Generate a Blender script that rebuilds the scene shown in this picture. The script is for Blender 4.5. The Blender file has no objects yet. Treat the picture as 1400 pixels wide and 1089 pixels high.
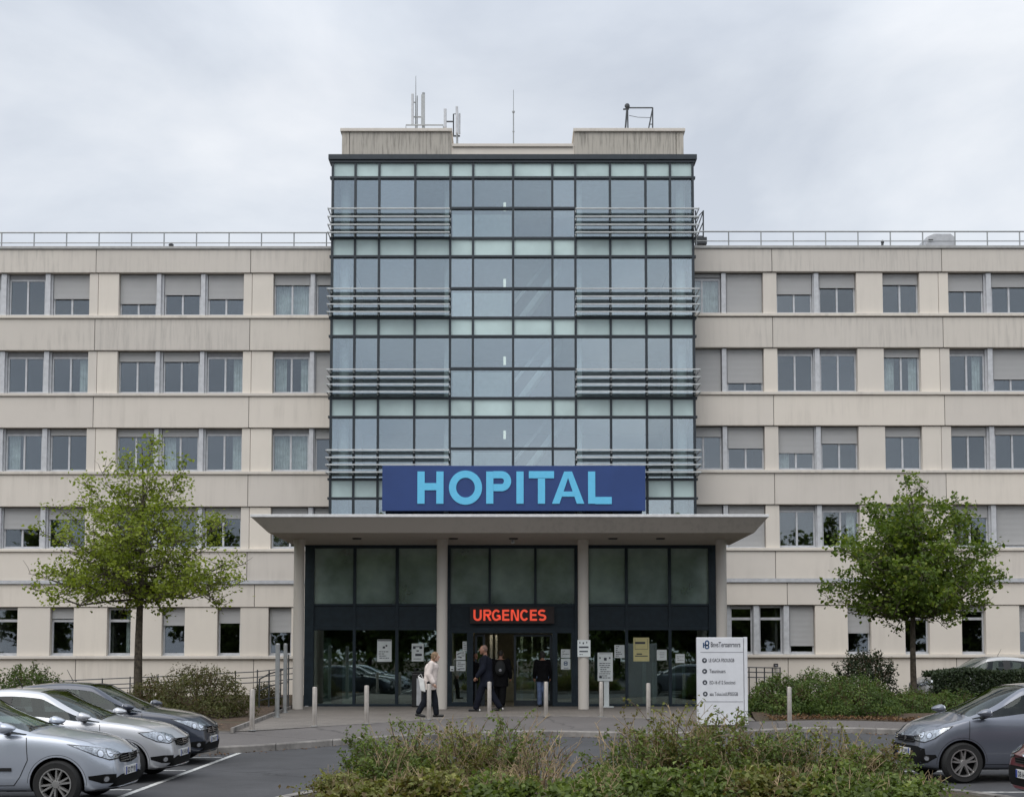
import bpy, bmesh, math, random
import numpy as np
from mathutils import Vector, Matrix
from mathutils.bvhtree import BVHTree
R = math.radians
SC = bpy.context.scene
COL = SC.collection
RNG = random.Random(7)

# ------------------------------------------------------------------ camera model (used to turn measurements of the photo into metres)
F = 1800.0
PITCH = math.atan(1800.0 / 29000.0)
CX, CYP, EYE = 700.0, 893.0 - 1800.0 * math.tan(math.atan(1800.0 / 29000.0)), 2.0
CP, SP = math.cos(PITCH), math.sin(PITCH)

def ray(px, py):
    u, v = (px - CX) / F, (CYP - py) / F
    return u, CP - v * SP, SP + v * CP
def P(px, py, Y):
    dx, dy, dz = ray(px, py); t = Y / dy
    return Vector((dx * t, Y, EYE + dz * t))
def PX(px, Y, py=800.0): return P(px, py, Y).x
def PZ(py, Y): return P(700, py, Y).z
def GP(px, py, z=0.0):
    dx, dy, dz = ray(px, py); t = (z - EYE) / dz
    return Vector((dx * t, dy * t, z))

# ------------------------------------------------------------------ objects
def tag(o, label=None, cat=None, group=None, kind=None):
    if label: o['label'] = label
    if cat: o['category'] = cat
    if group: o['group'] = group
    if kind: o['kind'] = kind
    return o
def thing(name, label, cat, loc=(0, 0, 0), rotz=0.0, group=None):
    o = bpy.data.objects.new(name, None); COL.objects.link(o)
    o.empty_display_size = 0.2
    o.location = loc; o.rotation_euler = (0, 0, rotz)
    return tag(o, label, cat, group)

class MB:
    """collects shapes, links them as one mesh object"""
    def __init__(s): s.v = []; s.f = []; s.m = []; s.cur = 0
    def add(s, vs, fs):
        b = len(s.v); s.v.extend([tuple(q) for q in vs])
        for q in fs: s.f.append(tuple(i + b for i in q)); s.m.append(s.cur)
    def box(s, x0, x1, y0, y1, z0, z1):
        if x0 > x1: x0, x1 = x1, x0
        if y0 > y1: y0, y1 = y1, y0
        if z0 > z1: z0, z1 = z1, z0
        s.add([(x0,y0,z0),(x1,y0,z0),(x1,y1,z0),(x0,y1,z0),(x0,y0,z1),(x1,y0,z1),(x1,y1,z1),(x0,y1,z1)],
              [(0,3,2,1),(4,5,6,7),(0,1,5,4),(1,2,6,5),(2,3,7,6),(3,0,4,7)])
    def quad(s, a, b, c, d): s.add([a, b, c, d], [(0, 1, 2, 3)])
    def tube(s, pts, r, n=8, cap=True):
        pts = [Vector(p) for p in pts]; rs = r if isinstance(r, (list, tuple)) else [r] * len(pts)
        vs, fs = [], []; up = None
        for i, p in enumerate(pts):
            d = (pts[min(i + 1, len(pts) - 1)] - pts[max(i - 1, 0)])
            if d.length < 1e-9: d = Vector((0, 0, 1))
            d.normalize()
            if up is None: up = Vector((1, 0, 0)) if abs(d.z) > .8 else Vector((0, 0, 1))
            a = d.cross(up)
            if a.length < 1e-4: a = d.cross(Vector((0, 1, 0)))
            a.normalize(); b = d.cross(a); up = a.cross(d)
            for k in range(n):
                t = 2 * math.pi * k / n
                vs.append(p + (a * math.cos(t) + b * math.sin(t)) * rs[i])
        for i in range(len(pts) - 1):
            for k in range(n):
                k2 = (k + 1) % n
                fs.append((i*n+k, i*n+k2, (i+1)*n+k2, (i+1)*n+k))
        if cap:
            fs.append(tuple(range(n - 1, -1, -1))); fs.append(tuple(range((len(pts)-1)*n, len(pts)*n)))
        s.add(vs, fs)
    def lathe(s, prof, n=24, origin=(0,0,0), axis='z', cap=True):
        ox, oy, oz = origin; vs, fs = [], []
        for (r, h) in prof:
            for k in range(n):
                t = 2*math.pi*k/n; c, q = r*math.cos(t), r*math.sin(t)
                vs.append((ox+c, oy+q, oz+h) if axis == 'z' else (ox+c, oy+h, oz+q))
        for i in range(len(prof)-1):
            for k in range(n):
                k2 = (k+1) % n
                q = (i*n+k, i*n+k2, (i+1)*n+k2, (i+1)*n+k)
                fs.append(q if axis == 'z' else q[::-1])
        if cap and prof[0][0] > 1e-6: fs.append(tuple(range(n-1,-1,-1)) if axis=='z' else tuple(range(n)))
        if cap and prof[-1][0] > 1e-6:
            e = tuple(range((len(prof)-1)*n, len(prof)*n)); fs.append(e if axis=='z' else e[::-1])
        s.add(vs, fs)
    def ball(s, c, r, n=10, m=7):
        rx, ry, rz = r if isinstance(r, (tuple, list)) else (r, r, r)
        vs, fs = [], []
        for i in range(m+1):
            a = math.pi*i/m
            for k in range(n):
                t = 2*math.pi*k/n
                vs.append((c[0]+rx*math.sin(a)*math.cos(t), c[1]+ry*math.sin(a)*math.sin(t), c[2]-rz*math.cos(a)))
        for i in range(m):
            for k in range(n):
                k2 = (k+1) % n
                fs.append((i*n+k, i*n+k2, (i+1)*n+k2, (i+1)*n+k))
        s.add(vs, fs)
    def prism(s, poly, y0, y1):
        """polygon of (x,z), extruded from y0 (front) to y1"""
        n = len(poly)
        vs = [(x, y0, z) for x, z in poly] + [(x, y1, z) for x, z in poly]
        fs = [tuple(range(n)), tuple(range(2*n-1, n-1, -1))]
        for i in range(n):
            j = (i+1) % n; fs.append((i, i+n, j+n, j))
        s.add(vs, fs)
    def build(s, name, mats, parent=None, local=False, smooth=False, bevel=0.0, fix=True):
        me = bpy.data.meshes.new(name); me.from_pydata(s.v, [], s.f)
        if not isinstance(mats, (list, tuple)): mats = [mats]
        for m in mats: me.materials.append(m)
        if len(mats) > 1: me.polygons.foreach_set('material_index', s.m)
        if smooth: me.polygons.foreach_set('use_smooth', [True]*len(me.polygons))
        me.update()
        if fix:
            bm = bmesh.new(); bm.from_mesh(me); bmesh.ops.remove_doubles(bm, verts=bm.verts, dist=1e-6) if smooth else None
            bmesh.ops.recalc_face_normals(bm, faces=bm.faces); bm.to_mesh(me); bm.free()
        return link(name, me, parent, local, bevel, smooth)

def link(name, me, parent=None, local=False, bevel=0.0, smooth=False):
    o = bpy.data.objects.new(name, me); COL.objects.link(o)
    if parent is not None:
        o.parent = parent
        if not local:
            off = Vector((0, 0, 0)); q = parent
            while q is not None: off += q.location; q = q.parent
            o.location = -off
    if smooth:
        try: me.set_sharp_from_angle(angle=R(40))
        except Exception: pass
    if bevel:
        b = o.modifiers.new('bevel', 'BEVEL'); b.width = bevel; b.segments = 2; b.limit_method = 'ANGLE'; b.angle_limit = R(40)
    return o

# ------------------------------------------------------------------ materials
def new_mat(name):
    m = bpy.data.materials.new(name); m.use_nodes = True
    nt = m.node_tree; bs = nt.nodes['Principled BSDF']
    return m, nt, bs
def N(nt, kind, **kw):
    n = nt.nodes.new(kind)
    for k, v in kw.items():
        if k in n.inputs.keys() if hasattr(n.inputs, 'keys') else False: n.inputs[k].default_value = v
        else: setattr(n, k, v)
    return n
def L(nt, a, b): nt.links.new(a, b)
def srgb(r, g, b):
    f = lambda c: c/12.92 if c <= .04045 else ((c+.055)/1.055)**2.4
    return (f(r/255.), f(g/255.), f(b/255.), 1.0)
def mapped(nt, scale=(1,1,1), coord='Object'):
    tc = nt.nodes.new('ShaderNodeTexCoord'); mp = nt.nodes.new('ShaderNodeMapping')
    mp.inputs['Scale'].default_value = scale
    L(nt, tc.outputs[coord], mp.inputs['Vector']); return mp.outputs['Vector']
def noise(nt, vec, scale, detail=4, rough=.55):
    n = nt.nodes.new('ShaderNodeTexNoise'); n.inputs['Scale'].default_value = scale
    n.inputs['Detail'].default_value = detail; n.inputs['Roughness'].default_value = rough
    L(nt, vec, n.inputs['Vector']); return n.outputs['Fac']
def ramp(nt, fac, stops):
    r = nt.nodes.new('ShaderNodeValToRGB'); e = r.color_ramp.elements
    while len(e) > len(stops): e.remove(e[-1])
    while len(e) < len(stops): e.new(0.5)
    for q, (p, c) in zip(e, stops):
        q.position = p; q.color = c if isinstance(c, (tuple, list)) else (c, c, c, 1)
    L(nt, fac, r.inputs['Fac']); return r.outputs['Color']
def mixc(nt, fac, a, b, mode='MIX'):
    m = nt.nodes.new('ShaderNodeMix'); m.data_type = 'RGBA'; m.blend_type = mode
    for idx, val in ((0, fac), (6, a), (7, b)):
        if hasattr(val, 'is_linked'): L(nt, val, m.inputs[idx])
        else: m.inputs[idx].default_value = val
    return m.outputs[2]
def bump(nt, bs, h, strength=.3, dist=.01):
    b = nt.nodes.new('ShaderNodeBump'); b.inputs['Strength'].default_value = strength; b.inputs['Distance'].default_value = dist
    L(nt, h, b.inputs['Height']); L(nt, b.outputs['Normal'], bs.inputs['Normal'])

def plain(name, col, rough=.5, metal=0.0, spec=.5, var=.06, scale=6.0, coat=0.0, bumps=0.0):
    m, nt, bs = new_mat(name)
    v = mapped(nt); f = noise(nt, v, scale, 5)
    d = tuple(max(0, c*(1-var*2)) for c in col[:3]) + (1,); u = tuple(min(1, c*(1+var*2)) for c in col[:3]) + (1,)
    L(nt, ramp(nt, f, [(.3, d), (.7, u)]), bs.inputs['Base Color'])
    r = nt.nodes.new('ShaderNodeMapRange'); r.inputs[3].default_value = max(0, rough-.08); r.inputs[4].default_value = min(1, rough+.1)
    L(nt, f, r.inputs[0]); L(nt, r.outputs[0], bs.inputs['Roughness'])
    bs.inputs['Metallic'].default_value = metal; bs.inputs['Specular IOR Level'].default_value = spec
    bs.inputs['Coat Weight'].default_value = coat
    if bumps: bump(nt, bs, noise(nt, v, scale*8, 4), bumps, .004)
    return m

def concrete(name, base, dirt, streak=.35, sx=2.6, pl=.42):
    """precast panel: mottled, with vertical rain streaks and fine grain"""
    m, nt, bs = new_mat(name)
    v = mapped(nt)
    big = noise(nt, v, .35, 5, .6); mid = noise(nt, v, 2.2, 6, .6)
    vs = mapped(nt, (sx, sx, sx*.07)); st = noise(nt, vs, 1.6, 7, .65)
    patch = noise(nt, mapped(nt, (.22, .22, .5)), 1.0, 3)
    c = mixc(nt, ramp(nt, big, [(.3, 0.0), (.75, .35)]), base, tuple(q*.86 for q in base[:3])+(1,))
    c = mixc(nt, ramp(nt, mid, [(.35, 0.0), (.8, .22)]), c, tuple(min(1, q*1.1) for q in base[:3])+(1,))
    sm = mixc(nt, 1.0, ramp(nt, st, [(.47, 0.0), (.72, 1.0)]), ramp(nt, patch, [(pl, 0.0), (pl+.2, 1.0)]), 'MULTIPLY')
    sf = nt.nodes.new('ShaderNodeMath'); sf.operation = 'MULTIPLY'; sf.inputs[1].default_value = streak
    L(nt, sm, sf.inputs[0])
    c = mixc(nt, sf.outputs[0], c, dirt)
    oi = nt.nodes.new('ShaderNodeObjectInfo')                  # no two castings have quite the same tone
    c = mixc(nt, 1.0, c, ramp(nt, oi.outputs['Random'], [(0.0,(.915,.92,.93,1)),(1.0,(1.05,1.045,1.03,1))]), 'MULTIPLY')
    L(nt, c, bs.inputs['Base Color'])
    bs.inputs['Roughness'].default_value = .85; bs.inputs['Specular IOR Level'].default_value = .25
    bump(nt, bs, noise(nt, v, 45, 4), .25, .004)
    return m

def glass(name, tint, refl, rcol=(1,1,1,1), rough=.012, wob=.0, dirt=0.0):
    """thin pane: part of the light goes straight through (tinted), part is mirrored"""
    m = bpy.data.materials.new(name); m.use_nodes = True; nt = m.node_tree; nt.nodes.clear()
    out = nt.nodes.new('ShaderNodeOutputMaterial')
    tr = nt.nodes.new('ShaderNodeBsdfTransparent'); tr.inputs['Color'].default_value = tint
    gl = nt.nodes.new('ShaderNodeBsdfGlossy')
    oi = nt.nodes.new('ShaderNodeObjectInfo')                  # coatings differ a little from pane to pane
    L(nt, mixc(nt, oi.outputs['Random'], tuple(q*.86 for q in rcol[:3])+(1,), tuple(min(1.15, q*1.1) for q in rcol[:3])+(1,)), gl.inputs['Color'])
    if True:  gl.inputs['Roughness'].default_value = rough
    lw = nt.nodes.new('ShaderNodeLayerWeight'); lw.inputs['Blend'].default_value = .5
    pw = nt.nodes.new('ShaderNodeMath'); pw.operation = 'POWER'; pw.inputs[1].default_value = 4.5; L(nt, lw.outputs['Facing'], pw.inputs[0])
    ad = nt.nodes.new('ShaderNodeMath'); ad.operation = 'MULTIPLY_ADD'; ad.use_clamp = True; ad.inputs[1].default_value = .85; ad.inputs[2].default_value = refl + .04
    L(nt, pw.outputs[0], ad.inputs[0])
    mx = nt.nodes.new('ShaderNodeMixShader')
    L(nt, ad.outputs[0], mx.inputs[0]); L(nt, tr.outputs[0], mx.inputs[1]); L(nt, gl.outputs[0], mx.inputs[2])
    last = mx.outputs[0]
    if wob:
        b = nt.nodes.new('ShaderNodeBump'); b.inputs['Strength'].default_value = wob; b.inputs['Distance'].default_value = .02
        L(nt, noise(nt, mapped(nt), .55, 2), b.inputs['Height']); L(nt, b.outputs[0], gl.inputs['Normal'])
    if dirt:
        df = nt.nodes.new('ShaderNodeBsdfDiffuse'); df.inputs['Color'].default_value = (.62,.79,.74,1)
        mm = nt.nodes.new('ShaderNodeMixShader'); L(nt, last, mm.inputs[1]); L(nt, df.outputs[0], mm.inputs[2])
        q = nt.nodes.new('ShaderNodeMath'); q.operation = 'MULTIPLY'; q.inputs[1].default_value = dirt*2
        L(nt, noise(nt, mapped(nt), .9, 5), q.inputs[0]); L(nt, q.outputs[0], mm.inputs[0]); last = mm.outputs[0]
    L(nt, last, out.inputs[0])
    return m

def leafmat(name, c0, c1, c2, trans=.3, rough=.55):
    """leaves: the colour of each leaf is picked along a ramp by the leaf's own number"""
    m, nt, bs = new_mat(name)
    a = nt.nodes.new('ShaderNodeAttribute'); a.attribute_name = 'leaf'
    c = ramp(nt, a.outputs['Fac'], [(0.0, c0), (.55, c1), (1.0, c2)])
    L(nt, c, bs.inputs['Base Color']); bs.inputs['Roughness'].default_value = rough; bs.inputs['Specular IOR Level'].default_value = .35
    t = nt.nodes.new('ShaderNodeBsdfTranslucent'); L(nt, mixc(nt, 1.0, c, (1.3,1.35,.7,1), 'MULTIPLY'), t.inputs['Color'])
    mx = nt.nodes.new('ShaderNodeMixShader'); mx.inputs[0].default_value = trans
    L(nt, bs.outputs[0], mx.inputs[1]); L(nt, t.outputs[0], mx.inputs[2]); L(nt, mx.outputs[0], nt.nodes['Material Output'].inputs[0])
    return m

def shutter_mat(name, col):
    m, nt, bs = new_mat(name)
    v = mapped(nt)
    w = nt.nodes.new('ShaderNodeTexWave'); w.wave_type = 'BANDS'; w.bands_direction = 'Z'; w.inputs['Scale'].default_value = 6.6
    L(nt, v, w.inputs['Vector'])
    n = noise(nt, v, 1.3, 5)
    L(nt, mixc(nt, ramp(nt, n, [(.35,0.0),(.7,.25)]), col, tuple(q*.8 for q in col[:3])+(1,)), bs.inputs['Base Color'])
    bs.inputs['Roughness'].default_value = .6
    bump(nt, bs, w.outputs['Fac'], .5, .012)
    return m

def asphalt(name, c, patch=.25):
    m, nt, bs = new_mat(name); v = mapped(nt)
    a = noise(nt, v, .5, 6, .65); s = noise(nt, v, 60, 3); sp = noise(nt, v, 6, 5, .7)
    d = tuple(q*(1-patch) for q in c[:3])+(1,); u = tuple(q*(1+patch) for q in c[:3])+(1,)
    col = ramp(nt, a, [(.3, d), (.7, u)])
    col = mixc(nt, ramp(nt, s, [(.4,0.0),(.8,.5)]), col, tuple(q*1.9 for q in c[:3])+(1,))
    col = mixc(nt, ramp(nt, sp, [(.55,0.0),(.75,.35)]), col, tuple(q*.55 for q in c[:3])+(1,))
    vo = nt.nodes.new('ShaderNodeTexVoronoi'); vo.feature = 'DISTANCE_TO_EDGE'; vo.inputs['Scale'].default_value = .16
    dist = nt.nodes.new('ShaderNodeVectorMath'); dist.operation = 'ADD'
    nn = nt.nodes.new('ShaderNodeTexNoise'); nn.inputs['Scale'].default_value = 1.2; nn.inputs['Detail'].default_value = 6
    L(nt, v, nn.inputs['Vector']); L(nt, v, dist.inputs[0]); L(nt, nn.outputs['Color'], dist.inputs[1]); L(nt, dist.outputs[0], vo.inputs['Vector'])
    col = mixc(nt, ramp(nt, vo.outputs['Distance'], [(0.0,.55),(.006,0.0)]), col, (.012,.012,.012,1))
    L(nt, col, bs.inputs['Base Color']); bs.inputs['Roughness'].default_value = .82; bs.inputs['Specular IOR Level'].default_value = .35
    bump(nt, bs, s, .5, .006)
    return m

def paving(name):
    m, nt, bs = new_mat(name); v = mapped(nt)
    b = nt.nodes.new('ShaderNodeTexBrick'); b.inputs['Scale'].default_value = 1.0
    b.inputs['Brick Width'].default_value = .4; b.inputs['Row Height'].default_value = .2; b.inputs['Mortar Size'].default_value = .006
    b.inputs['Color1'].default_value = (.155,.138,.122,1); b.inputs['Color2'].default_value = (.20,.178,.157,1); b.inputs['Mortar'].default_value = (.075,.068,.06,1)
    L(nt, v, b.inputs['Vector'])
    n = noise(nt, v, .8, 6, .65); s = noise(nt, v, 30, 4)
    c = mixc(nt, ramp(nt, n, [(.35,0.0),(.7,.5)]), b.outputs['Color'], (.10,.09,.08,1))
    c = mixc(nt, ramp(nt, s, [(.4,0.0),(.8,.3)]), c, (.27,.24,.215,1))
    L(nt, c, bs.inputs['Base Color']); bs.inputs['Roughness'].default_value = .8
    bump(nt, bs, b.outputs['Fac'], -.3, .004)
    return m

def soil(name):
    m, nt, bs = new_mat(name); v = mapped(nt)
    n = noise(nt, v, 9, 6, .7); b = noise(nt, v, .7, 4)
    c = ramp(nt, n, [(.3,(.025,.017,.011,1)),(.55,(.075,.048,.03,1)),(.75,(.16,.1,.06,1))])
    c = mixc(nt, ramp(nt, b, [(.45,0.0),(.65,.5)]), c, (.05,.06,.025,1))
    L(nt, c, bs.inputs['Base Color']); bs.inputs['Roughness'].default_value = .95
    bump(nt, bs, n, .8, .03)
    return m

def paint(name, col, flake=.1):
    m, nt, bs = new_mat(name); v = mapped(nt)
    n = noise(nt, v, 1.6, 5); fl = noise(nt, v, 420, 2)
    c = mixc(nt, ramp(nt, n, [(.4,0.0),(.75,.16)]), col, tuple(q*.72 for q in col[:3])+(1,))
    c = mixc(nt, ramp(nt, fl, [(.45,0.0),(.7,flake)]), c, tuple(min(1,q*1.5+.03) for q in col[:3])+(1,))
    L(nt, c, bs.inputs['Base Color']); bs.inputs['Metallic'].default_value = .42
    bs.inputs['Roughness'].default_value = .30; bs.inputs['Coat Weight'].default_value = 1.0; bs.inputs['Coat Roughness'].default_value = .03
    # the inside of the shell is dark trim
    g = nt.nodes.new('ShaderNodeNewGeometry'); dk = nt.nodes.new('ShaderNodeBsdfDiffuse'); dk.inputs['Color'].default_value = (.03,.03,.03,1)
    mx = nt.nodes.new('ShaderNodeMixShader'); L(nt, g.outputs['Backfacing'], mx.inputs[0]); L(nt, bs.outputs[0], mx.inputs[1]); L(nt, dk.outputs[0], mx.inputs[2])
    L(nt, mx.outputs[0], nt.nodes['Material Output'].inputs[0])
    return m

def emit(name, col, s):
    m, nt, bs = new_mat(name); bs.inputs['Base Color'].default_value = col
    bs.inputs['Emission Color'].default_value = col; bs.inputs['Emission Strength'].default_value = s
    return m

M = {}
M['panel'] = concrete('precast panel', (.70,.645,.58,1), (.36,.33,.295,1), .34)
M['panel_dirty'] = concrete('rain stained precast panel', (.63,.585,.53,1), (.30,.285,.265,1), .52, 4.2, .38)
M['panel_old'] = concrete('weathered roof block concrete', (.50,.465,.41,1), (.13,.125,.11,1), .85, 7.0, .30)
M['pier'] = concrete('precast pier', (.72,.665,.595,1), (.45,.41,.37,1), .25)
M['sill'] = concrete('sill concrete', (.69,.64,.575,1), (.34,.315,.285,1), .45)
M['coping'] = plain('grey metal coping', (.36,.36,.35,1), .5, .2)
M['joint'] = plain('dark joint filler', (.11,.10,.09,1), .9)
M['alu'] = plain('grey aluminium', (.50,.51,.53,1), .45, .1)
M['post'] = plain('pale grey post', (.52,.53,.55,1), .5, .1)
M['shutter'] = shutter_mat('grey shutter slats', (.40,.40,.40,1))
M['shutterbox'] = plain('shutter box', (.30,.30,.31,1), .55, .1)
M['win'] = glass('window glass', (.80,.84,.84,1), .085, (.86,.92,1.0,1), wob=.03)
M['curtain'] = plain('net curtain', (.72,.74,.72,1), .9, var=.12, scale=5)
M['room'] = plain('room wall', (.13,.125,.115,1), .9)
M['roof'] = plain('roof felt', (.12,.12,.12,1), .9)
M['steel'] = plain('galvanised steel', (.33,.34,.34,1), .45, .6)
M['darksteel'] = plain('dark railing steel', (.07,.075,.08,1), .5, .4)
M['mullion'] = plain('anthracite mullion', (.030,.038,.046,1), .4, .3)
M['navy'] = plain('dark blue grey cladding', (.014,.026,.037,1), .38, .2, var=.1)
M['tglass'] = glass('tower vision glass', (.85,.91,.92,1), .26, (.80,.88,.94,1), wob=.12)
M['spandrel'] = plain('pale teal spandrel glass', (.52,.65,.64,1), .16, 0, .6, var=.06, scale=.8)
M['tcol'] = plain('pale interior column', (.82,.83,.78,1), .7)
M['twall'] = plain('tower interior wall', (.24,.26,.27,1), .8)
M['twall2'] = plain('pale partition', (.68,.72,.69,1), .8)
M['louvre'] = plain('pale sunshade bar', (.55,.57,.57,1), .42, .25)
M['signblue'] = plain('blue sign face', (.019,.052,.19,1), .45, var=.04, scale=1.0)
M['signcyan'] = plain('sky blue letters', (.135,.55,.83,1), .4, var=.02)
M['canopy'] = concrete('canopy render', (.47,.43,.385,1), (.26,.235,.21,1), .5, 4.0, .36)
M['canopyedge'] = plain('pale canopy edge', (.66,.66,.66,1), .45)
M['column'] = concrete('painted column', (.60,.56,.51,1), (.4,.37,.33,1), .15)
M['hglass'] = glass('hall glass', (.56,.66,.62,1), .13, (.85,.97,.95,1), wob=.05)
M['hglassup'] = glass('upper hall glass', (.50,.56,.50,1), .13, (.85,.92,.88,1), rough=.04, wob=.06, dirt=.33)
M['hall'] = plain('hall interior', (.30,.29,.24,1), .8)
M['hallfloor'] = plain('hall floor', (.14,.13,.12,1), .3)
M['lamp'] = emit('lit lamp', (1.0,.88,.62,1), 9.0)
M['towerlamp'] = emit('stair lamp', (1.0,.97,.8,1), .75)
M['red'] = emit('red lit letters', (1.0,.10,.05,1), .52)
M['ledbox'] = plain('dark sign box', (.030,.017,.016,1), .4)
M['paper'] = plain('white paper', (.66,.70,.70,1), .8, var=.03)
M['yellowpaper'] = plain('yellow paper', (.62,.56,.28,1), .8, var=.03)
M['ink'] = plain('dark ink', (.06,.065,.08,1), .8)
M['inkblue'] = plain('dark blue ink', (.03,.075,.17,1), .7)
M['totem'] = plain('white sign panel', (.70,.71,.74,1), .4, var=.02)
M['totemline'] = plain('grey line', (.30,.30,.33,1), .6)
M['bollard'] = plain('brushed stainless steel', (.46,.42,.38,1), .38, .65)
M['black'] = plain('black plastic', (.012,.012,.013,1), .45)
M['blackmat'] = plain('matt black', (.008,.008,.008,1), .85, spec=.15)
M['bark'] = plain('bark', (.085,.07,.052,1), .95, var=.35, scale=9, bumps=.6)
M['twig'] = plain('brown twigs', (.13,.085,.05,1), .9, var=.3, scale=4)
M['straw'] = plain('dry straw stems', (.34,.255,.155,1), .9, var=.3, scale=4)
M['asphalt'] = asphalt('road asphalt', (.055,.055,.058,1), .36)
M['path'] = asphalt('footpath asphalt', (.115,.105,.10,1), .15)
M['kerb'] = plain('granite kerb', (.22,.205,.19,1), .85, var=.2, scale=3, bumps=.3)
M['paving'] = paving('concrete block paving')
M['soil'] = soil('bed soil')
M['line'] = plain('worn white road paint', (.50,.50,.48,1), .8, var=.25, scale=9)
M['chrome'] = plain('chrome', (.75,.75,.77,1), .12, 1.0, var=.02)
M['rim'] = plain('alloy wheel', (.48,.47,.46,1), .3, .8, var=.05)
M['tyre'] = plain('tyre rubber', (.014,.014,.014,1), .8)
M['carglass'] = glass('car glass', (.34,.40,.38,1), .0, (.85,.92,.92,1))
M['lens'] = glass('headlight lens', (.85,.87,.9,1), .05)
M['lampin'] = plain('headlight reflector', (.50,.52,.54,1), .22, .7, var=.3, scale=30)
M['trim'] = plain('black car trim', (.015,.015,.016,1), .5)
M['seat'] = plain('car seat fabric', (.05,.05,.055,1), .9)
M['plate'] = plain('number plate', (.66,.66,.64,1), .5, var=.02)
M['plateblue'] = plain('plate band', (.03,.06,.3,1), .5)
# ================================================================== THE HOSPITAL: two wings, glass tower, entrance hall, canopy
YW, YT, YH, YC = 50.7, 49.6, 42.8, 40.7
ZG = .30                                                     # level of the forecourt paving

def window(par, x0, x1, z0, z1, shut=0.0, style='pair', curtain='', mat=None):
    """a window: frame (the part) with pane, shutter, shutter box and curtain as sub-parts; set back in the wall"""
    y = YW + .20
    box_h = .17 if style == 'pair' else 0.0
    zt = z1 - box_h
    f = MB(); t = .055
    f.box(x0, x0+t, y, y+.08, z0, zt); f.box(x1-t, x1, y, y+.08, z0, zt)
    f.box(x0+t, x1-t, y, y+.08, z0, z0+t+.02); f.box(x0+t, x1-t, y, y+.08, zt-t-.02, zt)
    if style == 'pair':
        xm = (x0+x1)/2; f.box(xm-.035, xm+.035, y-.006, y+.074, z0+t+.02, zt-t-.02)
    else:
        zm = z1 - (z1-z0)*.27; f.box(x0+t, x1-t, y-.006, y+.074, zm-.05, zm+.05)
    f.box(x0-.02, x1+.02, y-.10, y, z0-.04, z0+.012)         # metal drip sill
    fr = f.build('window', M['alu'], par)
    g = MB(); g.box(x0+t, x1-t, y+.035, y+.043, z0+t+.02, zt-t-.02); g.build('pane', M['win'], fr)
    if box_h:
        b = MB(); b.box(x0, x1, y-.01, y+.10, zt+.004, z1); b.build('shutter_box', M['shutterbox'], fr)
    if shut > 0.02:
        s = MB(); zs = z1 - (z1-z0)*shut
        s.box(x0+.012, x1-.012, y-.055, y-.015, zs, z1); s.box(x0+.012, x1-.012, y-.065, y-.012, zs-.045, zs)
        s.build('shutter', M['shutter'], fr)
    if curtain:
        c = MB(); yc = y + .22
        spans = {'full': [(x0+.05, x1-.05)], 'sides': [(x0+.06, x0+.06+(x1-x0)*.3), (x1-.06-(x1-x0)*.22, x1-.06)],
                 'right': [(x1-(x1-x0)*.3, x1-.06)], 'left': [(x0+.06, x0+(x1-x0)*.34)]}[curtain]
        for a, b in spans:
            n = max(4, int((b-a)/.05)); pts = [(a+(b-a)*i/n, yc + (.035 if i % 2 else -.02)) for i in range(n+1)]
            for i in range(n):
                (xa, ya), (xb, yb) = pts[i], pts[i+1]
                c.quad((xa, ya, z0+.05), (xb, yb, z0+.05), (xb, yb, zt-.05), (xa, ya, zt-.05))
        c.build('curtain', M['curtain'], fr, fix=False)
    return fr

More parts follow.
